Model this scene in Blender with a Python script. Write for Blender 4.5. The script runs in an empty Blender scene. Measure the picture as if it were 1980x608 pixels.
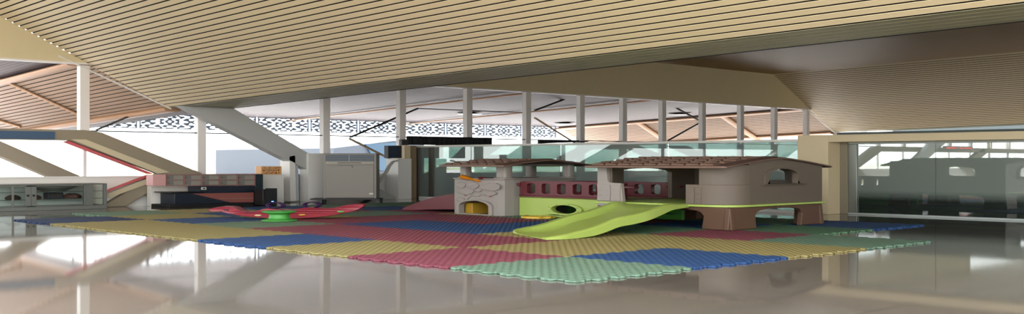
import bpy, bmesh, math, random
from mathutils import Vector, Matrix
from mathutils.geometry import tessellate_polygon
random.seed(7)
R = math.radians
C = bpy.context.scene.collection

# ------------------------------------------------------------------ survey helpers
# world: x runs along the window wall, y runs towards it, z up; eye at (0,0,1.6)
F, CX, HY, EYE = 2078.0, 990.0, 313.0, 1.6
ST, CT = 0.7229, 0.6909
def ray(px, py):
    r = (px - CX) / F
    return Vector((ST * r + CT, ST - CT * r, -(py - HY) / F))
def onx(px, py, x): d = ray(px, py); t = x / d.x; return Vector((x, d.y * t, EYE + d.z * t))
def ony(px, py, y): d = ray(px, py); t = y / d.y; return Vector((d.x * t, y, EYE + d.z * t))
def onz(px, py, z): d = ray(px, py); t = (z - EYE) / d.z; return Vector((d.x * t, d.y * t, z))
def xz(px, py, y): p = ony(px, py, y); return (p.x, p.z)

# ------------------------------------------------------------------ materials
def lin(h):
    h = h.lstrip('#'); v = [int(h[i:i + 2], 16) / 255 for i in (0, 2, 4)]
    return tuple(((c + .055) / 1.055) ** 2.4 if c > .04045 else c / 12.92 for c in v) + (1,)
MATS = {}
def mat(name, hexc, rough=.5, metal=0, bump=None, spec=.5, var=0.0, coat=0):
    if name in MATS: return MATS[name]
    m = bpy.data.materials.new(name); m.use_nodes = True
    nt = m.node_tree; b = nt.nodes['Principled BSDF']; L = nt.links.new
    b.inputs['Base Color'].default_value = lin(hexc)
    b.inputs['Roughness'].default_value = rough; b.inputs['Metallic'].default_value = metal
    b.inputs['Specular IOR Level'].default_value = spec
    b.inputs['Coat Weight'].default_value = coat
    tc = nt.nodes.new('ShaderNodeTexCoord')
    if var:
        nz = nt.nodes.new('ShaderNodeTexNoise'); nz.inputs['Scale'].default_value = 2.3; nz.inputs['Detail'].default_value = 5
        L(tc.outputs['Object'], nz.inputs['Vector'])
        mx = nt.nodes.new('ShaderNodeMix'); mx.data_type = 'RGBA'
        c = lin(hexc)
        mx.inputs['A'].default_value = tuple(v * (1 - var) for v in c[:3]) + (1,)
        mx.inputs['B'].default_value = tuple(min(1, v * (1 + var)) for v in c[:3]) + (1,)
        L(nz.outputs['Fac'], mx.inputs['Factor']); L(mx.outputs['Result'], b.inputs['Base Color'])
    if bump:
        sc, st = bump
        nz = nt.nodes.new('ShaderNodeTexNoise'); nz.inputs['Scale'].default_value = sc
        L(tc.outputs['Object'], nz.inputs['Vector'])
        bp = nt.nodes.new('ShaderNodeBump'); bp.inputs['Strength'].default_value = st; bp.inputs['Distance'].default_value = .02
        L(nz.outputs['Fac'], bp.inputs['Height']); L(bp.outputs['Normal'], b.inputs['Normal'])
    MATS[name] = m
    return m
def glass(name, tint, refl, rough=0.0, haze=None, ior=1.5, fade=None):
    m = bpy.data.materials.new(name); m.use_nodes = True; nt = m.node_tree; nt.nodes.clear(); L = nt.links.new
    out = nt.nodes.new('ShaderNodeOutputMaterial'); mx = nt.nodes.new('ShaderNodeMixShader')
    tr = nt.nodes.new('ShaderNodeBsdfTransparent'); tr.inputs['Color'].default_value = tuple(tint) + (1,)
    gl = nt.nodes.new('ShaderNodeBsdfGlossy'); gl.inputs['Roughness'].default_value = rough
    gl.inputs['Color'].default_value = (.9, .97, .95, 1)
    fr = nt.nodes.new('ShaderNodeFresnel'); fr.inputs['IOR'].default_value = ior
    ad = nt.nodes.new('ShaderNodeMath'); ad.operation = 'ADD'; ad.use_clamp = True; ad.inputs[1].default_value = refl
    ge = nt.nodes.new('ShaderNodeNewGeometry'); fb_ = nt.nodes.new('ShaderNodeMath'); fb_.operation = 'SUBTRACT'; fb_.inputs[0].default_value = 1
    mu = nt.nodes.new('ShaderNodeMath'); mu.operation = 'MULTIPLY'      # the sheet mirrors once, at its outer face
    L(ge.outputs['Backfacing'], fb_.inputs[1]); L(fr.outputs[0], ad.inputs[0]); L(ad.outputs[0], mu.inputs[0]); L(fb_.outputs[0], mu.inputs[1])
    L(mu.outputs[0], mx.inputs[0]); L(tr.outputs[0], mx.inputs[1]); L(gl.outputs[0], mx.inputs[2])
    if haze:  # haze put into the pane as a diffuse colour
        df = nt.nodes.new('ShaderNodeBsdfDiffuse'); df.inputs['Color'].default_value = tuple(haze[1:]) + (1,)
        m2 = nt.nodes.new('ShaderNodeMixShader'); m2.inputs[0].default_value = haze[0]
        if fade:                       # painted haze, thinning out towards the foot of the pane
            tc = nt.nodes.new('ShaderNodeTexCoord'); sz_ = nt.nodes.new('ShaderNodeSeparateXYZ'); mr = nt.nodes.new('ShaderNodeMapRange')
            L(tc.outputs['Object'], sz_.inputs[0]); L(sz_.outputs[2], mr.inputs['Value'])
            mr.inputs['From Min'].default_value = fade[0]; mr.inputs['From Max'].default_value = fade[1]; mr.inputs['To Min'].default_value = .06; mr.inputs['To Max'].default_value = haze[0]
            L(mr.outputs[0], m2.inputs[0])
        L(tr.outputs[0], m2.inputs[1]); L(df.outputs[0], m2.inputs[2]); L(m2.outputs[0], mx.inputs[1])
    L(mx.outputs[0], out.inputs[0])
    return m
def emit(name, hexc, s):
    m = bpy.data.materials.new(name); m.use_nodes = True; b = m.node_tree.nodes['Principled BSDF']
    b.inputs['Base Color'].default_value = (0, 0, 0, 1)
    b.inputs['Emission Color'].default_value = lin(hexc); b.inputs['Emission Strength'].default_value = s
    return m

white = mat('white_paint', '#e6e4de', .5, var=.03)
cream = mat('cream_paint', '#d8c7a2', .55, var=.03)
bulk = mat('bulkhead_paint', '#dacca6', .6, var=.04)
postm = mat('post_paint', '#ebe7e4', .45)
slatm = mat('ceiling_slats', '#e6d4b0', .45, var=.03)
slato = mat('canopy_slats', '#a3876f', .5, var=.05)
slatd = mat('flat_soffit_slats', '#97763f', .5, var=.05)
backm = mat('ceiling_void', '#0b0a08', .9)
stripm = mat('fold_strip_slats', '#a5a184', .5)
chevm = mat('chevron_plaster', '#948976', .6, var=.04)
steelm = mat('diagonal_steel', '#b4b5b2', .45, var=.03)
pipe_m = mat('copper_pipe', '#c09673', .4)
rodm = mat('dark_rod', '#2b2826', .5)
navy = mat('navy_laminate', '#16202e', .4)
black = mat('black_plastic', '#121214', .45)
alum = mat('aluminium', '#8f9490', .35, metal=.7)
lime = mat('lime_plastic', '#a4bb5c', .38, bump=(60, .04))
green = mat('green_plastic', '#4fa04a', .4)
bgreen = mat('dark_green_plastic', '#5fb04a', .45)
maroon = mat('maroon_plastic', '#61242b', .4, bump=(60, .04))
taupe = mat('taupe_plastic', '#655a4e', .55, bump=(90, .08), var=.04)
ltaupe = mat('pale_taupe_plastic', '#928b84', .5, bump=(90, .06), var=.03)
brown = mat('brown_plastic', '#5d4433', .55, bump=(90, .08), var=.06)
roofm = mat('roof_plastic', '#6a5246', .5, bump=(90, .05), var=.05)
redp = mat('red_plastic', '#8e2a38', .32)
purple = mat('purple_plastic', '#3b2a52', .35)
orange = mat('orange_plastic', '#dd8a1c', .4)
yellowp = mat('yellow_plastic', '#d8b436', .4)
acw = mat('ac_casing', '#857f75', .45)
acl = mat('ac_grille', '#3a4652', .5)
g_clear = glass('clear_glass', (.95, .97, .98), 0.0, ior=1.12)
g_part = glass('tinted_partition_glass', (.25, .33, .305), 0.05, haze=(.30, .50, .60, .565))  # diffuse haze mixed in to lift the pane's brightness
g_refl = glass('reflective_office_glass', (.30, .42, .42), 0.15, haze=(.62, .36, .42, .37), fade=(.45, .75))
g_cab = glass('cabinet_glass', (.9, .95, .94), 0.02)

stone = mat('moulded_stone_plastic', '#8d8781', .55, bump=(40, .06), var=.03)

def mat_tile(name, hexc):
    m = mat(name, hexc, .62, spec=.35); nt = m.node_tree; L = nt.links.new; b = nt.nodes['Principled BSDF']
    tc = nt.nodes.new('ShaderNodeTexCoord'); sx = nt.nodes.new('ShaderNodeSeparateXYZ'); L(tc.outputs['Object'], sx.inputs[0])
    def M(op, a, c=None):
        n = nt.nodes.new('ShaderNodeMath'); n.operation = op
        for i, v in enumerate((a, c)):
            if v is None: continue
            if isinstance(v, (int, float)): n.inputs[i].default_value = v
            else: L(v, n.inputs[i])
        return n.outputs[0]
    k = 2 * math.pi * 16 / TS
    s1 = M('SINE', M('MULTIPLY', sx.outputs[0], k)); s2 = M('SINE', M('MULTIPLY', sx.outputs[1], k))
    h = M('ADD', M('MULTIPLY', s1, s2), M('MULTIPLY', M('ADD', s1, s2), .35))
    bp = nt.nodes.new('ShaderNodeBump'); bp.inputs['Strength'].default_value = .9; bp.inputs['Distance'].default_value = .028
    L(h, bp.inputs['Height']); L(bp.outputs[0], b.inputs['Normal'])
    return m

def floor_mat():
    m = mat('polished_floor_tiles', '#8f8880', .045, spec=.6); nt = m.node_tree; L = nt.links.new; b = nt.nodes['Principled BSDF']
    tc = nt.nodes.new('ShaderNodeTexCoord'); sx = nt.nodes.new('ShaderNodeSeparateXYZ'); L(tc.outputs['Object'], sx.inputs[0])
    def M(op, a, c=0.0, d=0.0):
        n = nt.nodes.new('ShaderNodeMath'); n.operation = op
        for i, v in enumerate((a, c, d)):
            if isinstance(v, (int, float)): n.inputs[i].default_value = v
            else: L(v, n.inputs[i])
        return n.outputs[0]
    P = 2.77
    fx = M('ABSOLUTE', M('SUBTRACT', M('FLOORED_MODULO', M('ADD', sx.outputs[0], 1.0), P), P / 2))
    fy = M('ABSOLUTE', M('SUBTRACT', M('FLOORED_MODULO', M('SUBTRACT', sx.outputs[1], 8.41 - P / 2 - P), P), P / 2))
    # seams sit where the folded distance is ~0
    jx = M('LESS_THAN', fx, .006); jy = M('LESS_THAN', fy, .012)
    j = M('MAXIMUM', jx, jy)
    nz = nt.nodes.new('ShaderNodeTexNoise'); nz.inputs['Scale'].default_value = .35; nz.inputs['Detail'].default_value = 3
    mp = nt.nodes.new('ShaderNodeMapping'); mp.inputs['Rotation'].default_value = (0, 0, R(44)); mp.inputs['Scale'].default_value = (1, 6, 1)
    L(tc.outputs['Object'], mp.inputs[0]); L(mp.outputs[0], nz.inputs['Vector'])
    mx = nt.nodes.new('ShaderNodeMix'); mx.data_type = 'RGBA'
    mx.inputs['A'].default_value = lin('#655f55'); mx.inputs['B'].default_value = lin('#716a61'); L(nz.outputs['Fac'], mx.inputs['Factor'])
    m2 = nt.nodes.new('ShaderNodeMix'); m2.data_type = 'RGBA'; L(mx.outputs['Result'], m2.inputs['A']); m2.inputs['B'].default_value = lin('#4b463f'); L(j, m2.inputs['Factor'])
    L(m2.outputs['Result'], b.inputs['Base Color'])
    return m

# ------------------------------------------------------------------ mesh helpers
class MB:
    def __init__(s): s.v = []; s.f = []
    def add(s, vs, fs):
        b = len(s.v); s.v += [tuple(p) for p in vs]; s.f += [tuple(b + i for i in f) for f in fs]; return s
    def box(s, x0, x1, y0, y1, z0, z1):
        return s.add([(x, y, z) for z in (z0, z1) for y in (y0, y1) for x in (x0, x1)],
                     [(0, 2, 3, 1), (4, 5, 7, 6), (0, 1, 5, 4), (2, 6, 7, 3), (0, 4, 6, 2), (1, 3, 7, 5)])
    def hexa(s, lo, hi):           # two quads -> solid
        return s.add(list(lo) + list(hi), [(3, 2, 1, 0), (4, 5, 6, 7), (0, 1, 5, 4), (1, 2, 6, 5), (2, 3, 7, 6), (3, 0, 4, 7)])
    def prism(s, pts, holes=(), fn=None, a=0, b=1):
        """2-D outline with holes, swept from fn(p,a) to fn(p,b)"""
        loops = [list(pts)] + [list(h) for h in holes]
        flat = [p for l in loops for p in l]; n = len(flat)
        tris = tessellate_polygon([[Vector((p[0], p[1], 0)) for p in l] for l in loops])
        fs = [tuple(t) for t in tris] + [tuple(n + i for i in reversed(t)) for t in tris]
        o = 0
        for l in loops:
            k = len(l)
            for i in range(k):
                j = (i + 1) % k; fs.append((o + i, o + j, n + o + j, n + o + i))
            o += k
        return s.add([fn(p, a) for p in flat] + [fn(p, b) for p in flat], fs)
    def py(s, pts, y0, y1, holes=()): return s.prism(pts, holes, lambda p, q: (p[0], q, p[1]), y0, y1)
    def px(s, pts, x0, x1, holes=()): return s.prism(pts, holes, lambda p, q: (q, p[0], p[1]), x0, x1)
    def pz(s, pts, z0, z1, holes=()): return s.prism(pts, holes, lambda p, q: (p[0], p[1], q), z0, z1)
    def loft(s, rings, closed=True, caps=True):
        n = len(rings[0]); fs = []
        for k in range(len(rings) - 1):
            for i in range(n if closed else n - 1):
                j = (i + 1) % n; fs.append((k * n + i, k * n + j, (k + 1) * n + j, (k + 1) * n + i))
        if caps and closed: fs += [tuple(reversed(range(n))), tuple((len(rings) - 1) * n + i for i in range(n))]
        return s.add([p for r in rings for p in r], fs)
    def lathe(s, prof, cx, cy, n=32, sx=1, sy=1):
        return s.loft([[(cx + r * sx * math.cos(2 * math.pi * i / n), cy + r * sy * math.sin(2 * math.pi * i / n), z) for i in range(n)] for r, z in prof])
    def tube(s, path, rw, rz=None, n=10):
        rz = rz if rz is not None else rw
        path = [Vector(p) for p in path]; rings = []
        for i, p in enumerate(path):
            d = (path[min(i + 1, len(path) - 1)] - path[max(i - 1, 0)]).normalized()
            side = d.cross(Vector((0, 0, 1)))
            side = side.normalized() if side.length > 1e-3 else Vector((1, 0, 0))
            up = side.cross(d)
            rings.append([p + side * rw * math.cos(2 * math.pi * k / n) + up * rz * math.sin(2 * math.pi * k / n) for k in range(n)])
        return s.loft(rings)
    def build(s, name, m, parent=None, bevel=0, smooth=False, seg=2):
        me = bpy.data.meshes.new(name); me.from_pydata(s.v, [], s.f); me.materials.append(m)
        bm = bmesh.new(); bm.from_mesh(me); bmesh.ops.recalc_face_normals(bm, faces=bm.faces[:]); bm.to_mesh(me); bm.free()
        o = bpy.data.objects.new(name, me); C.objects.link(o)
        if parent:
            o.parent = parent
            o.matrix_parent_inverse = parent.matrix_basis.inverted()
        if bevel:
            md = o.modifiers.new('edge', 'BEVEL'); md.width = bevel; md.segments = seg; md.limit_method = 'ANGLE'; md.angle_limit = R(35)
        if smooth or bevel:
            for p in me.polygons: p.use_smooth = True
            try: me.set_sharp_from_angle(angle=R(38))
            except Exception: pass
        return o
def thing(name, label, cat, loc=(0, 0, 0), rz=0, group=None):
    o = bpy.data.objects.new(name, None); C.objects.link(o); o.location = loc; o.rotation_euler = (0, 0, rz)
    o.empty_display_size = .2
    return tag(o, label, cat, group)
def tag(o, label, cat, group=None, kind=None):
    o['label'] = label; o['category'] = cat
    if group: o['group'] = group
    if kind: o['kind'] = kind
    return o
def struct(o, label=None, cat=None):
    o['kind'] = 'structure'
    if label: o['label'] = label
    if cat: o['category'] = cat
    return o
def arch(x0, x1, z0, z1, r=None, n=10):
    """rectangle with an arched head"""
    h = (x1 - x0) / 2; rz = r if r else (z1 - z0) * .45; cx = (x0 + x1) / 2
    return [(x0, z0), (x1, z0)] + [(cx + h * math.cos(math.pi * i / n), z1 - rz + rz * math.sin(math.pi * i / n)) for i in range(n + 1)]
def rrect(x0, x1, z0, z1, rx, rz, n=4):
    out = []
    for cx, cz, a in ((x1 - rx, z1 - rz, 0), (x0 + rx, z1 - rz, 90), (x0 + rx, z0 + rz, 180), (x1 - rx, z0 + rz, 270)):
        for i in range(n + 1):
            t = R(a + 90 * i / n); out.append((cx + rx * math.cos(t), cz + rz * math.sin(t)))
    return out
ORD = ['first', 'second', 'third', 'fourth', 'fifth', 'sixth', 'seventh', 'eighth', 'ninth', 'tenth', 'eleventh', 'twelfth', 'thirteenth']

# ------------------------------------------------------------------ the hall shell
WY = 37.4                       # inner face of the window wall
SILL, TRANS, HEAD = 1.05, 2.68, 5.04
TS = 2.605                      # a foam tile's side
PER = 47.5                      # repeat of the folded roof
A0, A1, B1 = 10.8, 18.3, 20.45  # fold points of the roof profile (crest end, valley start, valley end)
ZC, ZV = 7.08, 3.61
def slope_z(x): return ZV + (ZC - ZV) * (A1 - x) / (A1 - A0)
IN, OUT = .0195, .0348          # fall of the roof towards the window wall / beyond it
def zin(z, y): return z + IN * (WY - y)

struct(MB().box(2, 80, 1.0, 37.7, -.12, 0).build('floor', floor_mat()))
struct(MB().box(14, 80, -40, .99, -.12, 0).build('floor', MATS['polished_floor_tiles']))
struct(MB().box(2, 13.99, -40, .99, -.12, 0).build('bounce_floor', mat('pale_bounce_floor', '#cfc4ae', .8)))  # unseen pale floor added to bounce sunlight onto the ceiling
struct(MB().box(-60, 1.99, 16, 37.0, -.12, 0).build('floor', MATS['polished_floor_tiles']))
struct(MB().box(-60, 1.99, -40, 15.99, -.12, 0).build('bounce_floor', mat('pale_bounce_floor', '#cfc4ae', .8)))  # second unseen bounce surface, left of the hall

def slats(mb, back, x0, x1, zf, y0, y1, fall, step=.21, w=.160, th=.006):
    n = max(1, round((x1 - x0) / step)); st = (x1 - x0) / n
    for i in range(n):
        a = x0 + i * st; b = a + st * w / .21
        lo = [(a, y0, zf(a) + fall * (WY - y0)), (b, y0, zf(b) + fall * (WY - y0)), (b, y1, zf(b) + fall * (WY - y1)), (a, y1, zf(a) + fall * (WY - y1))]
        mb.hexa(lo, [(p[0], p[1], p[2] + th) for p in lo])
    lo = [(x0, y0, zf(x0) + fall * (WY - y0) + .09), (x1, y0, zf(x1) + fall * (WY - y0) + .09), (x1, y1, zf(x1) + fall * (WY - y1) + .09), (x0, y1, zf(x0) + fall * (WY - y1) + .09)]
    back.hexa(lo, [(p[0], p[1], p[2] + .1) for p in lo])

ceil_e = bpy.data.objects.new('ceiling', None); C.objects.link(ceil_e); struct(ceil_e)
LIGHT_Y = 19
YN = -25      # unseen roof edges are set to let daylight in: left of the first crest, and short of OPEN_Y on its slope
OPEN_X, OPEN_Y = 15.0, 2.5
sl, st_, fl, bk = MB(), MB(), MB(), MB()
for k in (0, 1):
    o = k * PER
    if k: slats(sl, bk, A0 + o, A1 + o, lambda x, o=o: slope_z(x - o), YN, WY + .1, IN)
    else:
        slats(sl, bk, A0, OPEN_X, slope_z, OPEN_Y, WY + .1, IN)
        slats(sl, bk, OPEN_X, A1, slope_z, YN, WY + .1, IN)
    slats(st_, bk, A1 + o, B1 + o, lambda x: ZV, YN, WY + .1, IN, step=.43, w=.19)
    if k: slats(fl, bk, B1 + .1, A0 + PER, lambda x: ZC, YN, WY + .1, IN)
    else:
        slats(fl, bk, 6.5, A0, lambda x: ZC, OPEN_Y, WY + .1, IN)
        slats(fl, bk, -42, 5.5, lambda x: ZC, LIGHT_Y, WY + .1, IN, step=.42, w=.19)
    if k < 1:
        bk.hexa([(B1 + o, YN, zin(ZV, YN)), (B1 + o + .1, YN, zin(ZV, YN)), (B1 + o + .1, WY, ZV), (B1 + o, WY, ZV)],
                [(B1 + o, YN, zin(ZC, YN) + .1), (B1 + o + .1, YN, zin(ZC, YN) + .1), (B1 + o + .1, WY, ZC + .1), (B1 + o, WY, ZC + .1)])
sl.build('slope_boards', slatm, ceil_e); st_.build('valley_boards', stripm, ceil_e); fl.build('crest_boards', slatd, ceil_e); bk.build('roof_deck', backm, ceil_e)

# canopy outside: the same folds, lower crest, falling to the eave
EY = 60.0; ZO = 5.16
xo = A1 - (ZO - ZV) * (A1 - A0) / (ZC - ZV)
can_e = bpy.data.objects.new('canopy', None); C.objects.link(can_e); struct(can_e)
sl, fl, bk = MB(), MB(), MB()
for k in (-1, 0, 1):
    o = k * PER
    slats(sl, bk, xo + o, A1 + o, lambda x, o=o: slope_z(x - o), WY + .12, EY, OUT)
    slats(fl, bk, A1 + o, B1 + o, lambda x: ZV, WY + .12, EY, OUT, step=.43, w=.19)
    if k < 1:
        slats(fl, bk, max(B1 + o + .1, 10.5) if k < 0 else B1 + o + .1, xo + PER + o, lambda x: ZO, WY + .12, EY, OUT, step=.26, w=.19)
        bk.hexa([(B1 + o, WY + .3, ZV), (B1 + o + .1, WY + .3, ZV), (B1 + o + .1, EY, ZV + OUT * (WY - EY)), (B1 + o, EY, ZV + OUT * (WY - EY))],
                [(B1 + o, WY + .3, ZO + .1), (B1 + o + .1, WY + .3, ZO + .1), (B1 + o + .1, EY, ZO + .1 + OUT * (WY - EY)), (B1 + o, EY, ZO + .1 + OUT * (WY - EY))])
sl.build('slope_boards', slato, can_e)
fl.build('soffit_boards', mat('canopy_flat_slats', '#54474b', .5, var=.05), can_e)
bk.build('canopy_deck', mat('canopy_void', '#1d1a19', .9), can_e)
pp = MB()
def cpipe(mb, x, z, y0, y1, rw, rz): mb.tube([(x, y0, z + OUT * (WY - y0)), (x, y1, z + OUT * (WY - y1))], rw, rz)
for k in (0, 1):
    o = k * PER
    cpipe(pp, xo + o - .1, ZO - .14, WY + .2, EY, .3, .09)
    cpipe(pp, A1 + o + .2, ZV - .05, WY + .2, EY, .36, .10)
cpipe(pp, 47.0, ZO - .12, WY + .2, EY, .1, .05)
cpipe(pp, 37.5, ZO - .12, WY + .2, EY, .1, .05)
def hit(px, py, k=0):
    d = ray(px, py); g = (ZC - ZV) / (A1 - A0)
    t = (ZV + g * (A1 + k * PER) + OUT * WY - EYE) / (d.z + g * d.x + OUT * d.y)
    return Vector((0, 0, EYE - .07)) + d * t
pp.tube([hit(-30, 136), hit(168, 226)], .12, .05); pp.tube([hit(-30, 222), hit(40, 243)], .12, .05)
pp.tube([hit(1234, 236, 1), hit(1284, 270, 1)], .3, .09); pp.tube([hit(1396, 222, 1), hit(1466, 270, 1)], .32, .1)
pp.build('canopy_pipes', pipe_m, can_e)

# window wall: sill, bulkhead
wall_e = bpy.data.objects.new('wall_back', None); C.objects.link(wall_e); struct(wall_e)
mb = MB().box(-60, 80, WY, WY + .4, 0, SILL); mb.box(-60, 80, WY - .06, WY + .5, SILL, SILL + .035)
mb.build('sill_wall', white, wall_e)
mb = MB()
for k in (-1, 0):
    o = k * PER
    xe = A1 + PER + o - (HEAD - ZV) * (A1 - A0) / (ZC - ZV)
    mb.py([(B1 + o + .1, HEAD), (xe, HEAD), (A0 + PER + o, ZC + .05), (B1 + o + .1, ZC + .05)], WY - .05, WY + .11)
mb.build('bulkhead', bulk, wall_e)
mb = MB()
for k in (-1, 0):
    o = k * PER
    xe = A1 + PER + o - (HEAD - ZV) * (A1 - A0) / (ZC - ZV)
    mb.box(B1 + o + .1, xe, WY - .12, WY + .3, HEAD - .05, HEAD)
for k in (-1, 0, 1):
    o = k * PER
    mb.tube([(14.2 + o, WY - .06, HEAD + .2), (A1 + o, WY - .06, ZV - .06)], .05, .03, 6)
mb.build('head_trim', postm, wall_e)
rail = MB().box(-60, 80, WY + .02, WY + .14, TRANS - .02, TRANS + .02).build('transom_rail', mat('transom_metal', '#3b4550', .4), wall_e)

def roof_at(x):
    x = (x - 18.3 + PER / 2) % PER + 18.3 - PER / 2
    if x < A0: return ZC
    if x < A1: return slope_z(x)
    if x < B1: return ZV
    return ZC
post_px = [165, 391, 632, 779, 908, 1022, 1126, 1208, 1284, 1361, 1435, 1500, 1562]
posts = [ony(p, 300, WY).x for p in post_px]
xl = posts[0]
left = [xl - 3.85 * i for i in range(1, 15)][::-1]
allx = left + posts + [posts[-1] + 3.8 * i for i in range(1, 4)]
for x in allx:
    top = min(HEAD - .05, min(roof_at(x - .2), roof_at(x + .2)) - .02)
    m = MB().box(x - .2, x + .14, WY - .05, WY + .25, SILL + .035, top)
    if x < posts[1] - 1: m = MB().box(x - .2, x + .14, WY - .05, WY + .25, 2.5, top); m.box(x - .05, x + .07, WY + .05, WY + .2, SILL + .035, 2.5)
    o = m.build('column', postm, bevel=.015)
    struct(o)
n = 0
for a, b in zip(allx[:-1], allx[1:]):
    n += 1
    xa, xb = a + .14, b - .2
    cuts = [xa] + [c for c in (A0, A1, B1 + .12, A1 + PER, A0 + PER, A0 - PER, A1 - PER, B1 - PER + .12, B1 + .02, B1 - PER + .02) if xa < c < xb] + [xb]
    cuts.sort()
    topl = [(c, min(HEAD - .05, roof_at(c + (1e-3 if c < xb else -1e-3)) - .03)) for c in cuts]
    pts = [(xa, SILL + .036), (xb, SILL + .036)] + topl[::-1]
    w = bpy.data.objects.new('window_%d' % n, None); C.objects.link(w); struct(w)
    MB().py(pts, WY + .17, WY + .19).build('pane', g_clear, w)

# chevrons and diagonals standing in the window wall
def beam(pts, y0, y1, m, name='beam', bev=.03):
    return struct(MB().py(pts, y0, y1).build(name, m, bevel=bev))
yc = WY - .35
tip = xz(392, 336, yc)
def chev(o=0, mir=False):
    def q(p):
        return ((2 * 24.6 - p[0] if mir else p[0]) + o, p[1])
    pts = [(-3, 2.68), xz(165, 252, yc), xz(196, 256, yc), tip, xz(330, 347, yc), (xz(243, 397, yc)[0], 0.0), (xz(196, 397, yc)[0], 0.0), xz(300, 339, yc), xz(305, 336, yc), xz(135, 272, yc), (-3, 2.34)]
    return [q(p) for p in pts]
beam(chev(), yc, yc + .33, chevm)
t = MB().py([xz(135, 272.5, yc - .02), xz(300, 336.5, yc - .02), xz(291, 337, yc - .02), xz(127, 274.5, yc - .02)], yc + .06, yc + .31)
t.py([xz(300, 338, yc), xz(208, 372, yc), xz(205, 371, yc), xz(291, 338, yc)], yc + .06, yc + .31)
lip = MB().py([xz(138, 270, yc - .05), xz(166, 270, yc - .05), xz(328, 333.5, yc - .05), xz(305, 336, yc - .05)], yc - .05, yc - .004)
lip.py([xz(305, 338.5, yc - .05), xz(330, 340, yc - .05), xz(212, 383, yc - .05), xz(209, 375, yc - .05)], yc - .05, yc - .004)
struct(lip.build('trim_6', mat('chevron_lip', '#cfc3a4', .55)))
struct(t.build('trim_1', mat('coral_edge', '#cf5f62', .5)))
struct(MB().box(4, ony(105, 260, yc).x, yc - .06, yc - .005, 2.36, 2.62).build('trim_2', mat('slate_blue_board', '#3f5a78', .5)))
ys = WY - .9
beam([(18.25, ZV + .02), (20.35, ZV + .02), xz(599, 298, ys), (28.3, 0), (26.8, 0), xz(597, 330, ys), xz(545, 305, ys)], ys, ys + .5, steelm)
beam([xz(-40, 255, 43), xz(165, 345, 43), xz(165, 420, 43), xz(60, 420, 43), xz(100, 344, 43), xz(-40, 285, 43)], 43, 43.6, chevm)
# bays seen through the glass partition
def xw(px): return ony(px, 300, yc).x
beam([xz(822, 372, yc), xz(798, 352, yc), xz(872, 315, yc), xz(905, 283, yc), xz(972, 283, yc), xz(1000, 300, yc), xz(942, 300, yc), xz(900, 330, yc)][0:5] + [xz(900, 333, yc)], yc, yc + .33, chevm)
beam([xz(1050, 322, yc), xz(1132, 282, yc), xz(1236, 282, yc), xz(1312, 312, yc), xz(1276, 314, yc), xz(1222, 289, yc), xz(1146, 289, yc), xz(1092, 322, yc)], yc, yc + .33, steelm)
beam([xz(1296, 282, yc), xz(1330, 282, yc), xz(1392, 312, yc), xz(1360, 312, yc)], yc, yc + .33, steelm)
beam([xz(890, 301, yc), xz(990, 300, yc), xz(990, 322, yc), xz(890, 322, yc)], yc + .35, yc + .4, mat('grey_board', '#5c6a6c', .6))
# bays to the left, seen mirrored in the office glass
for o in (-26, -44):
    beam(chev(o), yc, yc + .33, chevm)
    beam([(18.25 + o + 4, ZV - .1), (20.35 + o + 4, ZV - .1), (28.3 + o + 4, 0), (26.8 + o + 4, 0)], ys, ys + .5, steelm)

# lattice fascia panels along the eave
def lattice_mesh():
    PW, PH, nx, ny = 3.72, .86, 132, 34
    def f(u, v):
        a, b = abs(u), abs(v)
        s = (.5 * math.cos(24 * a + 8 * b + 1.2 * math.sin(6 * a)) + .5 * math.cos(21 * a - 9.5 * b) + .42 * math.cos(15.5 * b + 1.6 * math.cos(9 * a))
             + .38 * math.cos(11 * a) * math.cos(10 * b) + .25 * math.cos(33 * a) * math.cos(6 * b) - .02)
        edge = max(a - .965, (b - .90)) * 16
        return max(-s, edge)           # >0 is solid
    P = [[((i / nx * 2 - 1), (j / ny * 2 - 1)) for j in range(ny + 1)] for i in range(nx + 1)]
    V = [[f(*P[i][j]) for j in range(ny + 1)] for i in range(nx + 1)]
    vs, fs, idx = [], [], {}
    def vid(p):
        k = (round(p[0], 5), round(p[1], 5))
        if k not in idx: idx[k] = len(vs); vs.append((k[0] * PW / 2, 0, k[1] * PH / 2))
        return idx[k]
    for i in range(nx):
        for j in range(ny):
            c = [(i, j), (i + 1, j), (i + 1, j + 1), (i, j + 1)]; poly = []
            for a in range(4):
                p, q = c[a], c[(a + 1) % 4]; va, vb = V[p[0]][p[1]], V[q[0]][q[1]]; A, B = P[p[0]][p[1]], P[q[0]][q[1]]
                if va > 0: poly.append(vid(A))
                if (va > 0) != (vb > 0):
                    tt = va / (va - vb); poly.append(vid((A[0] + (B[0] - A[0]) * tt, A[1] + (B[1] - A[1]) * tt)))
            poly = [p for k, p in enumerate(poly) if p != poly[k - 1]]
            if len(poly) >= 3: fs.append(poly)
    me = bpy.data.meshes.new('lattice_panel'); me.from_pydata(vs, [], fs); me.materials.append(mat('lattice_metal', '#8496a8', .5))
    return me
lm = lattice_mesh()
xs0 = 27.3 - 3.87
lz = ZO + OUT * (WY - EY) - .43 + .02
for i in range(-16, 11):
    x = xs0 + 1.93 + 3.87 * i
    rx = (x - 18.3 + PER / 2) % PER + 18.3 - PER / 2
    if xo - 1.5 < rx < B1 + 1.8: continue
    o = bpy.data.objects.new('lattice_panel', lm); C.objects.link(o); o.location = (x, EY - .2, lz)
    md = o.modifiers.new('thickness', 'SOLIDIFY'); md.thickness = .1
    if i >= 0: lab = 'grey carved lattice panel under the canopy eave, %s from the left' % (ORD[i])
    else: lab = 'grey carved lattice panel under the eave of the next canopy bay'
    tag(o, lab, 'lattice panel', 'carved lattice panels along the eave')

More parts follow.
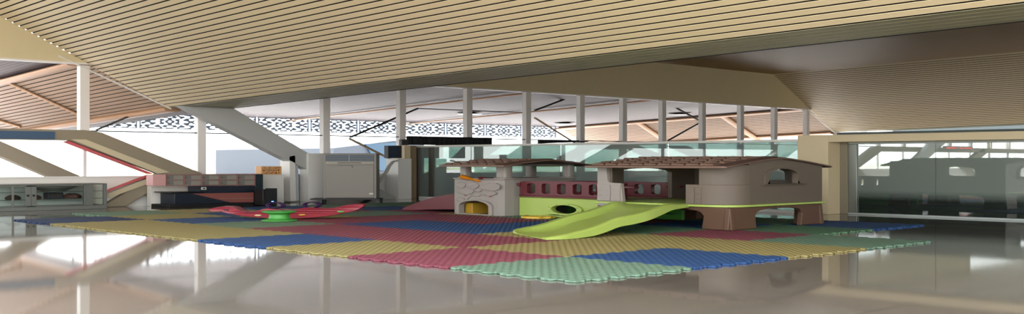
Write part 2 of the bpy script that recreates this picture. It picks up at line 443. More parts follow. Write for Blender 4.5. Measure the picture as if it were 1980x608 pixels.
# tie rods
def rod(pts, r, lab, m=rodm):
    tag(MB().tube(pts, r, r * .45, 6).build('tie_rod', m), lab, 'tie rod', 'tie rods under the canopy')
P = lambda px, py, y: ony(px, py, y)
rod([P(678, 265.5, 41.1), P(808, 210, 44)], .09, 'dark tie rod rising behind the post above the air conditioner')
rod([P(676, 268.5, 40.7), P(770, 316, 38.2)], .10, 'tan tie rod sloping down behind the air conditioner', mat('tan_rod', '#b59a78', .4))
rod([P(811, 210.2, 44.4), P(1012, 218, 44.5)], .06, 'thin dark tie rod running nearly level under the canopy soffit')
rod([P(1034, 214, 41), P(1118, 182, 41)], .10, 'dark tie rod rising to the right behind the fifth clerestory bay')
rod([P(1034, 228, 41), P(1120, 282, 41)], .09, 'tan tie rod falling to the right across the lattice', MATS['tan_rod'])
rod([P(1284, 196, 42), P(1355, 235, 42)], .10, 'dark tie rod falling to the node beside the clerestory post')
rod([P(1352, 238.5, 42), P(1292, 272, 42)], .10, 'dark tie rod falling left from the node beside the clerestory post')
rod([P(186, 252, 41), P(292, 207, 41)], .08, 'dark tie rod crossing the lattice beside the leftmost post')

def downlight(px, py, lab):
    d = ray(px, py); tt = (ZO - .1 - EYE + OUT * WY) / (d.z + OUT * d.y)
    p = Vector((0, 0, EYE)) + d * tt
    t = thing('downlight', lab, 'ceiling light', p, 0, 'downlights under the canopy')
    z = p.z
    MB().lathe([(.25, z + .22), (.3, z + .1), (.6, z + .03), (.82, z)], p.x, p.y, 28).build('shade', mat('lamp_shade', '#6a6460', .4, metal=.6), t, smooth=True)
    MB().lathe([(.78, z - .012), (.78, z - .004)], p.x, p.y, 28).build('diffuser', mat('lamp_diffuser', '#cfd6da', .3), t)
downlight(908, 221, 'round downlight under the canopy behind the tall post, leftmost of three')
downlight(1092, 240, 'round downlight under the canopy just above the lattice end')
downlight(1315, 222, 'round downlight under the canopy beside crossing dark tie rods')

# ------------------------------------------------------------------ glass partition + offices on the right
PX, P2 = 29.4, 30.1
cuts = [37.3, 33.2, 28.1, 23.0, 17.9]
n = 60
for a, b in zip(cuts[:-1], cuts[1:]):
    w = bpy.data.objects.new('window_%d' % n, None); C.objects.link(w); struct(w); n += 1
    MB().box(PX, PX + .03, b + .02, a - .02, .09, 2.22).build('pane', g_part, w)
    f = MB().box(PX - .07, PX + .1, b, a, 2.22, 2.30); f.box(PX - .07, PX + .1, b, a, 0, .09)
    f.build('frame', white, w, bevel=.01)
fr = mat('dark_bronze_frame', '#4d4a44', .4)
w = MB().box(PX - .08, PX + .12, 36.55, 37.3, 0, 2.22); w.box(PX - .06, PX + .1, 35.6, 35.9, .09, 2.22)
struct(w.build('trim_3', fr, bevel=.01))
struct(MB().box(PX - .1, PX + .8, 16.85, 17.9, 0, 2.41).build('wall_right', cream, bevel=.01))
struct(MB().box(PX - .1, PX + .8, -25, 16.85, 2.19, 2.41).build('beam', cream, bevel=.01))
n = 70
pc = [16.6, 13.9, 11.2, 8.5, 5.8, 3.1]
for a, b in zip(pc[:-1], pc[1:]):
    w = bpy.data.objects.new('window_%d' % n, None); C.objects.link(w); struct(w); n += 1
    MB().box(P2, P2 + .03, b + .006, a - .006, .05, 2.13).build('pane', g_refl, w)
    f = MB().box(P2 - .05, P2 + .08, b, a, 2.13, 2.19); f.box(P2 - .09, P2 + .1, b, a, 0, .05)
    f.build('frame', mat('pale_aluminium', '#b9c1bd', .4), w, bevel=.008)
w = MB().box(P2 - .12, P2 + .1, 16.6, 16.85, 0, 2.19)
struct(w.build('trim_4', mat('warm_grey_frame', '#8b8270', .45), bevel=.01))
struct(MB().box(P2 - .06, P2 - .02, 16.32, 16.6, .05, 2.13).build('trim_5', alum, bevel=.01))
# the closed office behind the reflective glass
dk = mat('office_wall_paint', '#5c6462', .7)
struct(MB().box(30.3, 44, 16.9, 17.1, 0, 2.41).build('wall_office_side', dk))
struct(MB().box(44, 44.2, -25, 17.1, 0, 2.41).build('wall_office_rear', dk))
struct(MB().box(30.25, 44.2, -25, 17.1, 2.42, 2.5).build('ceiling_office', dk))

struct(MB().box(74, 74.3, -27, WY, 0, 8.2).build('wall_far_blocker', dk))  # unseen wall added to keep light off the right-hand ceiling
wf = MB().box(10, 74, -27.3, -27, 0, 3.2); wf.box(10, 74, -27.3, -27, 5.8, 8.6)  # unseen wall added to cut light from behind; its slot admits some
struct(wf.build('wall_front_blocker', mat('blocker_wall_paint', '#b5a88c', .6)))
# white columns by the window wall
def column_box(x0, x1, y0, y1, z0, z1, m, lab=None):
    return struct(MB().box(x0, x1, y0, y1, z0, z1).build('column', m, bevel=.012))
yk = 36.35
column_box(ony(770, 340, yk).x, ony(796, 340, yk).x, yk, 37.2, 0, xz(780, 307, yk)[1], white)
column_box(ony(783, 340, yk).x + .02, ony(796, 340, yk).x - .02, yk + .05, 37.2, xz(780, 307, yk)[1], 2.30, cream)
column_box(ony(797, 340, yk).x, 29.25, 36.6, 37.25, 0, 2.30, mat('brown_column', '#8d7a5e', .5))
m = MB().py([xz(549, 303, 36.9), xz(560, 300, 36.9), xz(562, 389, 36.9), xz(551, 389, 36.9)], 36.5, 37.2)
struct(m.build('column', white, bevel=.012))
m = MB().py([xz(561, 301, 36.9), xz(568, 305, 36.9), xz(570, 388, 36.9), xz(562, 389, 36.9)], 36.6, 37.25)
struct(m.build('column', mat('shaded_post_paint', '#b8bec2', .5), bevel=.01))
column_box(ony(598, 340, 36.3).x, ony(626, 340, 36.3).x, 36.35, 37.0, 0, xz(610, 297, 36.3)[1], white)

# black cloth over the transom
pts = []
mb = MB(); x0, x1 = ony(786, 270, WY - .1).x, ony(950, 270, WY - .1).x
nn = 60; rings = []
for i in range(nn + 1):
    x = x0 + (x1 - x0) * i / nn; dy = .06 * math.sin(i * 1.9) + .04 * math.sin(i * .7)
    rings.append([(x, WY - .16 + dy, TRANS + .05), (x, WY - .08 + dy, TRANS + .05), (x, WY - .08 + dy, 2.34), (x, WY - .16 + dy, 2.34)])
tag(mb.loft(rings).build('black_curtain', mat('black_cloth', '#101218', .85)), 'short black cloth bunched along the transom above the glass partition', 'curtain')
tag(MB().py([xz(1040, 270, WY - .1), xz(1135, 273.5, WY - .1), xz(1135, 275, WY - .1), xz(1040, 278, WY - .1)], WY - .2, WY - .07).build('cloth_roll', MATS['black_cloth'], bevel=.02), 'thin rolled black cloth lying over the partition head, right of the curtain', 'curtain')

# ------------------------------------------------------------------ outdoors
def ground_mat():
    m = mat('apron_ground', '#c9c4b6', .9); nt = m.node_tree; L = nt.links.new; b = nt.nodes['Principled BSDF']
    tc = nt.nodes.new('ShaderNodeTexCoord'); mp = nt.nodes.new('ShaderNodeMapping'); mp.inputs['Scale'].default_value = (.004, .02, 1)
    nz = nt.nodes.new('ShaderNodeTexNoise'); nz.inputs['Scale'].default_value = 1; nz.inputs['Detail'].default_value = 2
    cr = nt.nodes.new('ShaderNodeValToRGB'); cr.color_ramp.elements[0].position = .5; cr.color_ramp.elements[0].color = lin('#d8d0cb')
    cr.color_ramp.elements[1].position = .54; cr.color_ramp.elements[1].color = lin('#9fae6a')
    L(tc.outputs['Object'], mp.inputs[0]); L(mp.outputs[0], nz.inputs['Vector']); sy = nt.nodes.new('ShaderNodeSeparateXYZ'); L(tc.outputs['Object'], sy.inputs[0])
    gt = nt.nodes.new('ShaderNodeMath'); gt.operation = 'GREATER_THAN'; gt.inputs[1].default_value = 130; L(sy.outputs[1], gt.inputs[0])
    ml = nt.nodes.new('ShaderNodeMath'); ml.operation = 'MULTIPLY'; L(nz.outputs['Fac'], ml.inputs[0]); L(gt.outputs[0], ml.inputs[1])
    L(ml.outputs[0], cr.inputs[0]); L(cr.outputs[0], b.inputs['Base Color'])
    return m
struct(MB().box(-900, 1500, 37.8, 1500, -.2, -.1).build('ground', ground_mat()))
struct(MB().box(-400, 400, -400, -40.1, -.2, -.1).build('pavement', mat('forecourt_concrete', '#bdb8ae', .9)))
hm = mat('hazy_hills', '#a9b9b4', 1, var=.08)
for hi, (hx, hy, wd, ht) in enumerate(((300, 1250, 900, 17), (1100, 1200, 700, 22), (800, 1000, 420, 11), (-300, 1300, 700, 14), (1400, 900, 500, 15))):
    rings = []
    for i in range(41):
        a = i / 40; x = hx - wd / 2 + wd * a
        e = math.sin(math.pi * a) ** .7 * ht * (.75 + .25 * math.sin(a * 17 + hi) + .12 * math.sin(a * 41 + hi * 2))
        rings.append([(x, hy - 60, -.2), (x, hy - 20, e * .6), (x, hy, max(e, 0)), (x, hy + 60, -.2)])
    struct(MB().loft(rings, closed=False).build('hill', hm, smooth=True))
# dark building outside, right of the air conditioner
t = struct(MB().py([xz(645, 287, 75), xz(768, 272, 75), xz(820, 272, 75), xz(820, 360, 75), xz(645, 360, 75)], 75, 95).build('outside_building', mat('dark_cladding', '#3b4149', .6)))
tag(t, 'dark flat-roofed building outside the window behind the air conditioner', 'building')
struct(t)
t = MB().py([xz(707, 279, 74.8), xz(770, 276, 74.8), xz(752, 330, 74.8), xz(735, 330, 74.8)], 74.8, 74.95).build('glazing', mat('dark_blue_glazing', '#1d3b4f', .2), t)

# ------------------------------------------------------------------ foam mat
MX, MY, MT = 10.35, 9.63, .026
cols = {'g': ('pale green', '#698671'), 'b': ('blue', '#234a7c'), 'y': ('yellow', '#958a58'), 'r': ('crimson', '#82404f'), 'o': ('coral red', '#874148'), 'd': ('mid green', '#587d60'), 'n': ('dark blue', '#1c365c')}
tm = {k: mat_tile('foam_' + v[0].replace(' ', '_'), v[1]) for k, v in cols.items()}
grid = ['gbyg', 'ryyrdb', 'yrydbd', 'brbbrg', 'yrbrgb', 'ygrryb', 'ybygrg', 'nybrby', '.gybgd']
def tile_mesh():
    h = TS / 2; K = 13; st = TS / K; am = .05; e = .005
    def wave(flip):
        o = []
        for i in range(K):
            a = -h + i * st
            up = am if (i % 2 == 1) else -am
            if i in (0, K - 1): up = 0
            up = -up if flip else up
            o += [(max(a, -h + am + .02) + .006, up), (min(a + st, h - am - .02) - .006, up)]
        return o
    w0, w1 = wave(False), wave(False)
    bottom = [(x, -h + y + e) for x, y in w0]
    top = [(x, h + y - e) for x, y in w1][::-1]
    right = [(h + y - e, x) for x, y in w0]
    leftp = [(-h + y + e, x) for x, y in w1][::-1]
    pts = bottom + right + top + leftp
    return MB().pz(pts, 0, MT)
base_tile = None
for u, row in enumerate(grid):
    for v, c in enumerate(row):
        if c == '.': continue
        if base_tile is None:
            base_tile = tile_mesh().build('foam_mat_tile', tm[c], bevel=.006); o = base_tile
        else:
            o = base_tile.copy(); C.objects.link(o)
        o.material_slots[0].link = 'OBJECT'; o.material_slots[0].material = tm[c]
        o.location = (MX + (v + .5) * TS, MY + (u + .5) * TS, .001)
        tag(o, '%s foam mat tile, %s row from right front edge, %s from left front edge' % (cols[c][0], ORD[u], ORD[v]), 'mat tile', 'interlocking foam mat tiles')
FZ = MT + .006

# ------------------------------------------------------------------ playhouse
ph = thing('playhouse', 'large plastic playhouse with brown shingled roof, stone tower, lime slide and maroon railings', 'playhouse', (20.4, 14.2, 0))
HX0, HX1, HY0, HY1, DK = 20.4, 24.4, 14.2, 18.2, .60
# brown base: four L-shaped legs, their arches meeting in a thin band
def leg(sx, sy):
    x0, y0 = (HX0, HX1)[sx], (HY0, HY1)[sy]; dx, dy = (1, -1)[sx], (1, -1)[sy]
    wid = 1.0; mid = 2.0; out = .06
    def prof(w):
        return [(-out, FZ), (w + .04, FZ), (w - .02, .34), (w + .05, .41), (w + .2, .455), (w + .5, .48), (mid, .49), (mid, .55), (0, .55)]
    m = MB()
    m.prism([(p[0], p[1]) for p in prof(wid + (.05 if sx == 0 else -.05))], (), lambda p, q: (x0 + dx * p[0], y0 + dy * q, p[1]), 0, .14)
    m.prism([(p[0], p[1]) for p in prof(.75 if sx == 0 else .7)], (), lambda p, q: (x0 + dx * q, y0 + dy * p[0], p[1]), 0, .14)
    m.prism([(0, FZ), (.5, FZ), (.45, .5), (0, .5)], (), lambda p, q: (x0 + dx * (p[0] + .04), y0 + dy * q, p[1]), .1, .5)
    return m.build('leg', brown, ph, bevel=.02)
for sx in (0, 1):
    for sy in (0, 1): leg(sx, sy)
dck = [(HX0 - .06, HY1 + .06)] + [(HX0 + .7 - .76 * math.cos(R(9 * i)), HY0 + .7 - .76 * math.sin(R(9 * i))) for i in range(11)] + [(HX1 + .06, HY0 - .06), (HX1 + .06, HY1 + .06)]
MB().pz(dck, .55, DK).build('deck', lime, ph, bevel=.015)
# gable walls
CR = .78
def gable(y0, y1, holes, name, m=taupe):
    xm = (HX0 + HX1) / 2
    pts = [(HX0 + CR - .02, DK), (HX1, DK), (HX1, 1.50), (HX1 - .6, 1.59), (xm + .3, 1.665), (xm, 1.675), (xm - .3, 1.665), (HX0 + CR - .02, 1.585)]
    return MB().py(pts, y0, y1, holes).build(name, m, ph, bevel=.015)
wx0, wx1 = ony(1487, 350, HY0).x, ony(1541, 350, HY0).x
wz0, wz1 = xz(1500, 356, HY0)[1], xz(1512, 327, HY0)[1]
fw = gable(HY0, HY0 + .14, [arch(wx0, wx1, wz0, wz1, .15)], 'front_wall')
MB().py(arch(wx0 - .2, wx1 + .2, wz0 - .005, wz1 + .045, .19, 14), HY0 - .03, HY0 + .01, [arch(wx0, wx1, wz0 + .001, wz1, .15, 14)]).build('window_frame', taupe, fw, bevel=.008)
MB().box(wx0 - .35, wx1 + .35, HY0 - .08, HY0 + .02, wz0 - .03, wz0 - .008).build('window_ledge', taupe, fw, bevel=.008)
gable(HY1 - .14, HY1, [arch(21.0, 23.25, DK + .02, 1.43, .12)], 'back_wall')
MB().px([(HY0 + .01, DK), (HY1 - .01, DK), (HY1 - .01, 1.5), (HY0 + .01, 1.5)], HX1 - .14, HX1, [arch(15.2, 16.3, 1.12, 1.43, .12)]).build('side_wall', taupe, ph, bevel=.012)
# near corner column and the low fence-board panel beside the doorway
m = MB()
CR = .78
cor = [(HX0 + CR - CR * math.cos(R(90 * i / 10)), HY0 + CR - CR * math.sin(R(90 * i / 10))) for i in range(11)]
ins = [(x + .12 * (HX0 + CR - x) / CR, y + .12 * (HY0 + CR - y) / CR) for x, y in cor]
m.pz([(HX0, 15.06)] + cor + ins[::-1] + [(HX0 + .12, 15.06)], 1.03, 1.52)
m.build('corner_post', taupe, ph, bevel=.012)
m = MB()
off_ = [(HX0 + CR - (CR + .03) * math.cos(R(90 * i / 10)), HY0 + CR - (CR + .03) * math.sin(R(90 * i / 10))) for i in range(11)]
m.pz([(HX0 - .03, 15.42)] + off_ + ins[::-1] + [(HX0 + .12, 15.42)], DK, 1.065)
lowp = m.build('door_panel', taupe, ph, bevel=.02)
def boards(y0, y1, z0, z1, parent, cuts=(.36, .7)):
    b = MB(); prev = 0
    for c in list(cuts) + [1]:
        ya = y0 + (y1 - y0) * prev + .012; yb = y0 + (y1 - y0) * c - .012
        b.prism([(ya, z0), (yb, z0), (yb + .02 * math.sin(c * 9), (z0 + z1) / 2), (yb, z1), (ya, z1), (ya + .02 * math.sin(c * 5), (z0 + z1) / 2)], (), lambda p, q: (q, p[0], p[1]), HX0 - .046, HX0 - .02)
        for zz in (.3, .62):
            z = z0 + (z1 - z0) * zz + .02 * math.sin(c * 7)
            b.box(HX0 - .052, HX0 - .04, ya + .05, ya + .1, z - .005, z + .005); b.box(HX0 - .052, HX0 - .04, yb - .1, yb - .05, z - .005, z + .005)
        prev = c
    return b.build('fence_boards', parent.data.materials[0], parent, bevel=.006)
boards(14.95, 15.38, DK + .012, 1.0, lowp, (.5,))
# post on the far side of the doorway: wide below, narrow above, with the dark jamb set back
m = MB()
m.px([(17.35, DK), (18.2, DK), (18.2, 1.5), (17.9, 1.5), (17.86, 1.12), (17.75, 1.075), (17.42, 1.06)], HX0 - .02, HX0 + .1)
dp = m.build('door_post', ltaupe, ph, bevel=.012)
boards(17.4, 18.17, DK + .02, 1.02, dp, (.45, 1))
MB().pz([(HX0 + .1, 17.4), (HX0 + .1, 18.18), (HX0 + 1.0, 18.18), (HX0 + .8, 18.05), (HX0 + .3, 17.75)], DK, 1.0).build('jamb', taupe, dp, bevel=.012)
MB().pz([(HX0 + .1, 17.8), (HX0 + .1, 18.18), (HX0 + 1.0, 18.18), (HX0 + .8, 18.05)], 1.0, 1.5).build('jamb', taupe, dp, bevel=.012)
# shingled roofs
def roof(x0, x1, y0, y1, ze, zr, nrow, ncol, name, seedoff=0):
    xm = (x0 + x1) / 2
    def zt(x, y=0):
        a = min(1, abs(x - xm) / ((x1 - x0) / 2)); return zr - (zr - ze) * a ** 1.25
    m = MB(); N = 16; ov = .02
    prof = [x0 + (x1 - x0) * i / N for i in range(N + 1)]
    rings = []
    for y, s, dz in ((y0, .97, -.012), (y0 + .1, 1, 0), (y1 - .1, 1, 0), (y1, .97, -.012)):
        top = [(xm + (x - xm) * s, y, zt(x) + dz) for x in prof]; bot = [(xm + (x - xm) * s, y, zt(x) - .055 - dz) for x in prof][::-1]
        rings.append(top + bot)
    m.loft(rings)
    rf = m.build(name, roofm, ph, bevel=.008, smooth=True)
    t = MB()
    for sgn in (-1, 1):
        for r in range(nrow):
            xa = (x1 - x0) / 2 * (1 - (r + .02) / nrow) * .95; xb = (x1 - x0) / 2 * (1 - (r + 1.12) / nrow) * .95
            xb = max(xb, .02)
            for c in range(-1, ncol):
                w = (y1 - y0 - .6) / ncol; ya = y0 + .4 + (c + (.5 if r % 2 else 0)) * w; yb = ya + w * .93
                ya = max(ya, y0 + .4); yb = min(yb, y1 - .1)
                if yb - ya < .1: continue
                X = lambda q: xm + sgn * q
                za, zb = zt(X(xa)), zt(X(xb)); h = .05
                rr = min(.12, (yb - ya) / 4)
                lo = [(X(xb), ya, zb - .004), (X(xa + .02), ya, za - .004), (X(xa + .02), yb, za - .004), (X(xb), yb, zb - .004)]
                hi = [(X(xb), ya, zb + .002), (X(xa), ya + .03, za + h * .75), (X(xa), yb - .03, za + h), (X(xb), yb, zb + .008)]
                t.hexa(lo, hi)
    t.build('shingles', roofm, rf)
    return rf
roof(HX0 - .35, HX1 + .35, HY0 - .12, HY1 + .2, 1.50, 1.715, 5, 9, 'roof')
# slide
near = [(20.42, 15.45, .60), (19.5, 15.2, .632), (19.0, 15.1, .607), (18.4, 15.0, .517), (17.9, 15.0, .452), (17.4, 15.0, .408), (17.0, 15.0, .315), (16.6, 15.0, .232), (16.2, 15.0, .18), (15.7, 15.0, .117), (15.35, 15.12, .075)]
far = [(20.42, 17.40, .60), (20.0, 17.3, .615), (19.55, 17.25, .54), (18.9, 17.2, .43), (18.35, 17.2, .36), (17.9, 17.2, .275), (17.5, 17.2, .20), (17.1, 17.2, .145), (16.8, 17.2, .118), (16.45, 17.1, .095), (16.15, 16.8, .07)]
def spline(P, n):
    P = [Vector(p) for p in P]; out = []
    for k in range(n):
        f = k / (n - 1) * (len(P) - 1); i = min(int(f), len(P) - 2); t = f - i
        a, b, c, d = P[max(i - 1, 0)], P[i], P[i + 1], P[min(i + 2, len(P) - 1)]
        out.append(.5 * ((2 * b) + (c - a) * t + (2 * a - 5 * b + 4 * c - d) * t * t + (3 * b - a - 3 * c + d) * t ** 3))
    return out
rings = []; NS = 44
depth = spline([(d, 0, 0) for d in (.02, .08, .14, .15, .15, .15, .14, .12, .09, .05, .02)], NS)
for n_, f_, dp_ in zip(spline(near, NS), spline(far, NS), depth):
    dep = max(.012, dp_.x); sk_ = .05 + dep
    def pt(tt, dz): q = n_.lerp(f_, tt); return (q.x, q.y, max(q.z + dz, FZ + .004))
    top = [pt(-.055, -.03), pt(-.045, -.008), pt(-.02, .006), pt(.03, .006), pt(.055, -.008), pt(.075, -dep * .6), pt(.11, -dep), pt(.3, -dep - .006), pt(.5, -dep - .01), pt(.7, -dep - .006), pt(.89, -dep), pt(.925, -dep * .6), pt(.945, -.008), pt(.97, .006), pt(1.02, .006), pt(1.045, -.008), pt(1.055, -.03)]
    bot = [pt(1.055, -sk_), pt(1.0, -sk_), pt(.9, -dep - .03), pt(.5, -dep - .04), pt(.1, -dep - .03), pt(0, -sk_), pt(-.055, -sk_)]
    rings.append(top + bot)
MB().loft(rings).build('slide', lime, ph, smooth=True)
MB().box(20.3, 20.42, 17.5, 18.1, .5, .555).build('label_plate', mat('grey_sticker', '#8d8a88', .5), ph)
# tunnel between house and tower
TX = 21.72
pyc, pzc, pry, prz = 20.56, xz(1093, 405.5, 20.56)[1], .68, .165
ell = lambda k, n=28: [(pyc + pry * k * math.cos(2 * math.pi * i / n), pzc + prz * k * math.sin(2 * math.pi * i / n)) for i in range(n)]
tn = MB().px([(HY1 + .05, FZ), (22.42, FZ), (22.42, DK - .03), (HY1 + .05, DK - .03)], TX, TX + .12, [ell(.74)]).build('tunnel_panel', lime, ph, bevel=.012)
MB().px(ell(1.0), TX - .1, TX + .02, [ell(.72)]).build('porthole_ring', lime, tn, bevel=.015, smooth=True)
for i in range(8):
    hl = MB()
    a = R(45 * i + 20); y, z = pyc + pry * .86 * math.cos(a), pzc + prz * .86 * math.sin(a)
    hl.px([(y + .045 * math.cos(R(60 * k)), z + .010 * math.sin(R(60 * k))) for k in range(6)], TX - .106, TX - .09)
    hl.build('ring_hole', mat('hole_shadow_green', '#6d8a2f', .6), tn)
MB().px([(HY1 + .05, FZ), (22.42, FZ), (22.42, DK - .03), (HY1 + .05, DK - .03)], TX + 2.0, TX + 2.12, [ell(.74)]).build('tunnel_panel', bgreen, ph, bevel=.012)
MB().box(TX - .04, TX + 2.14, HY1 + .06, 22.42, DK - .03, DK).build('bridge_deck', lime, ph, bevel=.008)
bx = MB().px([(17.7, FZ), (20.0, FZ), (20.0, .30), (17.7, .30)], 23.2, 23.34, [[(yy + .26 * math.cos(R(30 * k)), .2 + .03 * math.sin(R(30 * k))) for k in range(12)] for yy in (18.3, 19.3)])
bx.box(22.7, 23.2, 17.7, 20.0, .17, .2)
bx.build('crawl_panel', bgreen, ph, bevel=.01)
# railings
def railing(x, y0, y1, z0, z1, rise=0.0, spans=5):
    pts = [(y0, z0), (y1, z0), (y1, z1 - .02), (y1 - .15, z1)]
    pts += [((y1 - .15) + (y0 + .3 - y1) * i / 6, z1 + rise * math.sin(math.pi * i / 6)) for i in range(1, 6)]
    pts += [(y0 + .15, z1), (y0, z1 - .02)]
    holes = []; w = (y1 - y0 - .3) / spans
    for i in range(spans):
        a = y0 + .15 + i * w + w * .24; b = y0 + .15 + (i + 1) * w - w * .2
        holes.append(rrect(a, b, z0 + .10, z1 - .055, (b - a) * .46, .05, 5))
    rl = MB().px(pts, x, x + .16, holes).build('railing', maroon, ph, bevel=.02)
    MB().box(x - .07, x + .2, y0 + .02, y1 - .02, z0, z0 + .055).build('railing_foot', maroon, rl, bevel=.015)
    MB().box(x - .06, x + .1, y1 - .02, y1 + .14, z1 - .13, z1 - .05).build('hinge_lug', maroon, rl, bevel=.015)
    MB().box(x - .1, x + .1, y0 - .45, y0 + .05, z1 - .14, z1 - .07).build('hinge_lug', maroon, rl, bevel=.015)
    return rl
railing(TX - .02, HY1 + .25, 22.36, .585, 1.035, .015, 6)
railing(TX + 1.9, HY1 + .25, 22.36, .585, 1.02, .01, 6)
# stone tower
T0, T1, U0, U1 = 21.05, 24.35, 22.45, 24.55
ty0, ty1 = 22.95, 24.25
ring = [(T0 + .05, U1 - .03), (T0, U1 - .35), (T0, U0 + .34), (T0 + .05, U0 + .2), (T0 + .18, U0 + .06), (T0 + .5, U0), (T1 - .3, U0), (T1, U0 + .3), (T1, U1 - .3), (T1 - .3, U1), (T0 + .3, U1)]
fwall = MB().px([(U0 + .33, FZ), (U1 - .02, FZ), (U1 - .02, 1.09), (U0 + .33, 1.09)], T0, T0 + .16, [arch(ty0, ty1, FZ + .035, .45, .17, 10)])
tw = fwall.build('tower_wall', stone, ph, bevel=.012)
def stone_at(x0, x1, y0, y1, sd):
    rnd = random.Random(sd + 3); k = 11; pts = []
    for i in range(k):
        a = 2 * math.pi * (i + .3 * rnd.random()) / k
        pts.append((x0 + x1) / 2 + (x1 - x0) / 2 * (.86 + .2 * rnd.random()) * math.cos(a)); pts.append((y0 + y1) / 2 + (y1 - y0) / 2 * (.86 + .2 * rnd.random()) * math.sin(a))
    mx_, my_ = (x0 + x1) / 2, (y0 + y1) / 2
    pp_ = [onx(860 + (mx_ + (pts[2 * i] - mx_) * 1.28) / 4.055, 290 + (my_ + (pts[2 * i + 1] - my_) * 1.22) / 4.055, T0) for i in range(k)]
    return [(p.y, p.z) for p in pp_]
sr = MB()
for i, q in enumerate(((94, 160, 256, 298), (176, 268, 258, 302), (94, 216, 303, 348), (236, 290, 302, 330), (300, 430, 262, 322), (290, 395, 326, 362), (92, 156, 376, 402), (84, 112, 425, 468), (222, 280, 344, 366))):
    c_ = stone_at(*q, i); cy = sum(p[0] for p in c_) / len(c_); cz = sum(p[1] for p in c_) / len(c_)
    # each stone swells towards its lower right edge
    rings_ = [[(T0 + .02, y, z) for y, z in c_], [(T0 + .004 - (.034 if y < cy else 0) - (.012 if z < cz else 0), y, z) for y, z in c_], [(T0 - .022, cy + (y - cy) * .72, cz + (z - cz) * .72) for y, z in c_]]
    sr.loft(rings_)
sr.build('stone_relief', stone, tw, bevel=.006)
MB().px(arch(ty0 - .16, ty1 + .12, FZ + .004, .49, .2, 14), T0 - .07, T0 + .02, [arch(ty0, ty1, FZ + .034, .45, .17, 14)]).build('arch_frame', ltaupe, tw, bevel=.01)
m = MB(); seq = [ring[2], ring[3], ring[4], ring[5], ring[6], ring[7], ring[8], ring[9], ring[10], ring[0]]
for a, b in zip(seq[:-1], seq[1:]):
    a, b = Vector((a[0], a[1], 0)), Vector((b[0], b[1], 0)); nrm = (b - a).cross(Vector((0, 0, 1))).normalized() * -.14
    m.hexa([(a.x, a.y, FZ), (b.x, b.y, FZ), (b.x + nrm.x, b.y + nrm.y, FZ), (a.x + nrm.x, a.y + nrm.y, FZ)], [(a.x, a.y, 1.09), (b.x, b.y, 1.09), (b.x + nrm.x, b.y + nrm.y, 1.09), (a.x + nrm.x, a.y + nrm.y, 1.09)])
m.build('tower_wall', stone, ph)
cxy = Vector(((T0 + T1) / 2, (U0 + U1) / 2))
rim = [tuple(cxy + (Vector(p) - cxy) * 1.05) for p in ring]; rin = [tuple(cxy + (Vector(p) - cxy) * .88) for p in ring]
MB().pz(rim, 1.085, 1.115, [rin]).build('tower_rim', ltaupe, ph, bevel=.008)
for (a, b, wx, wy) in ((T0 + .1, U1 - .38, .3, .26), (T0 + .22, U0 + .1, .34, .42), (T1 - .42, U0 + .08, .3, .3), (T1 - .42, U1 - .38, .3, .3)):
    pm = MB().pz(rrect(a - .05, a + wx + .05, b - .05, b + wy + .05, .08, .08, 3), 1.11, 1.14); pm.pz(rrect(a, a + wx, b, b + wy, .08, .08, 3), 1.14, 1.60)
    pm.build('tower_post', ltaupe, ph, bevel=.01)
MB().tube([(T0 + .3, U0 + .2, 1.50), (T1 - .2, U0 + .2, 1.50)], .12, .03).build('tower_beam', ltaupe, ph, smooth=True)
roof(T0 - .4, T1 + .3, U0 - .45, U1 + .3, 1.505, 1.675, 4, 6, 'tower_roof')
MB().box(21.3, 23.6, 24.0, 24.36, FZ, .37).build('play_box', mat('ochre_plastic', '#b08a2a', .5), ph, bevel=.02)
for py_, pz_ in ((24.02, .60), (22.93, .59)):
    MB().px([(py_ + .06 * math.cos(R(36 * k)), pz_ + .016 * math.sin(R(36 * k))) for k in range(10)], T0 - .03, T0 + .01).build('red_plug', redp, ph)
# telescope
ts = MB()
a, b = onx(893, 342, T0 - .1), onx(930, 351, T0 + .05)
rings = []
for tt, r in ((0, .2), (.02, .27), (.40, .2), (.43, .15), (.85, .17), (1, .12)):
    q = a.lerp(b, tt); rings.append([(q.x + r * .8 * math.cos(R(36 * k)), q.y + r * .5 * math.cos(R(36 * k)), q.z + r * .26 * math.sin(R(36 * k))) for k in range(10)])
te = ts.loft(rings).build('telescope', orange, ph, smooth=True)
c = onx(934, 346, T0)
MB().lathe([(.0, c.z - .02), (.2, c.z - .015), (.22, c.z + .01), (.12, c.z + .025)], c.x + .1, c.y, 20).build('telescope_knob', maroon, te, smooth=True)
c = onx(926, 352, T0)
MB().lathe([(.12, 1.11), (.14, 1.13), (.09, 1.15)], c.x + .12, c.y, 16).build('telescope_foot', redp, te, smooth=True)
# maroon slide leaving the far side of the tower
rings = []
for i in range(11):
    a = i / 10; y = U1 + .02 + (27.7 - U1) * a; z = .56 * (1 - a ** 1.7) + .05
    x0, x1 = 21.5 + .05 * a, 23.2
    zz = lambda d: max(z + d, FZ + .002)
    rings.append([(x0, y, zz(.02)), (x0 + .14, y, zz(.02)), (x0 + .22, y, zz(-.07)), (x1 - .22, y, zz(-.07)), (x1 - .14, y, zz(.02)), (x1, y, zz(.02)), (x1, y, max(FZ, z * .25 - .02)), (x0, y, max(FZ, z * .25 - .02))])
MB().loft([[(a, b, c + .006) for a, b, c in r] for r in rings]).build('slide', maroon, ph, smooth=True)

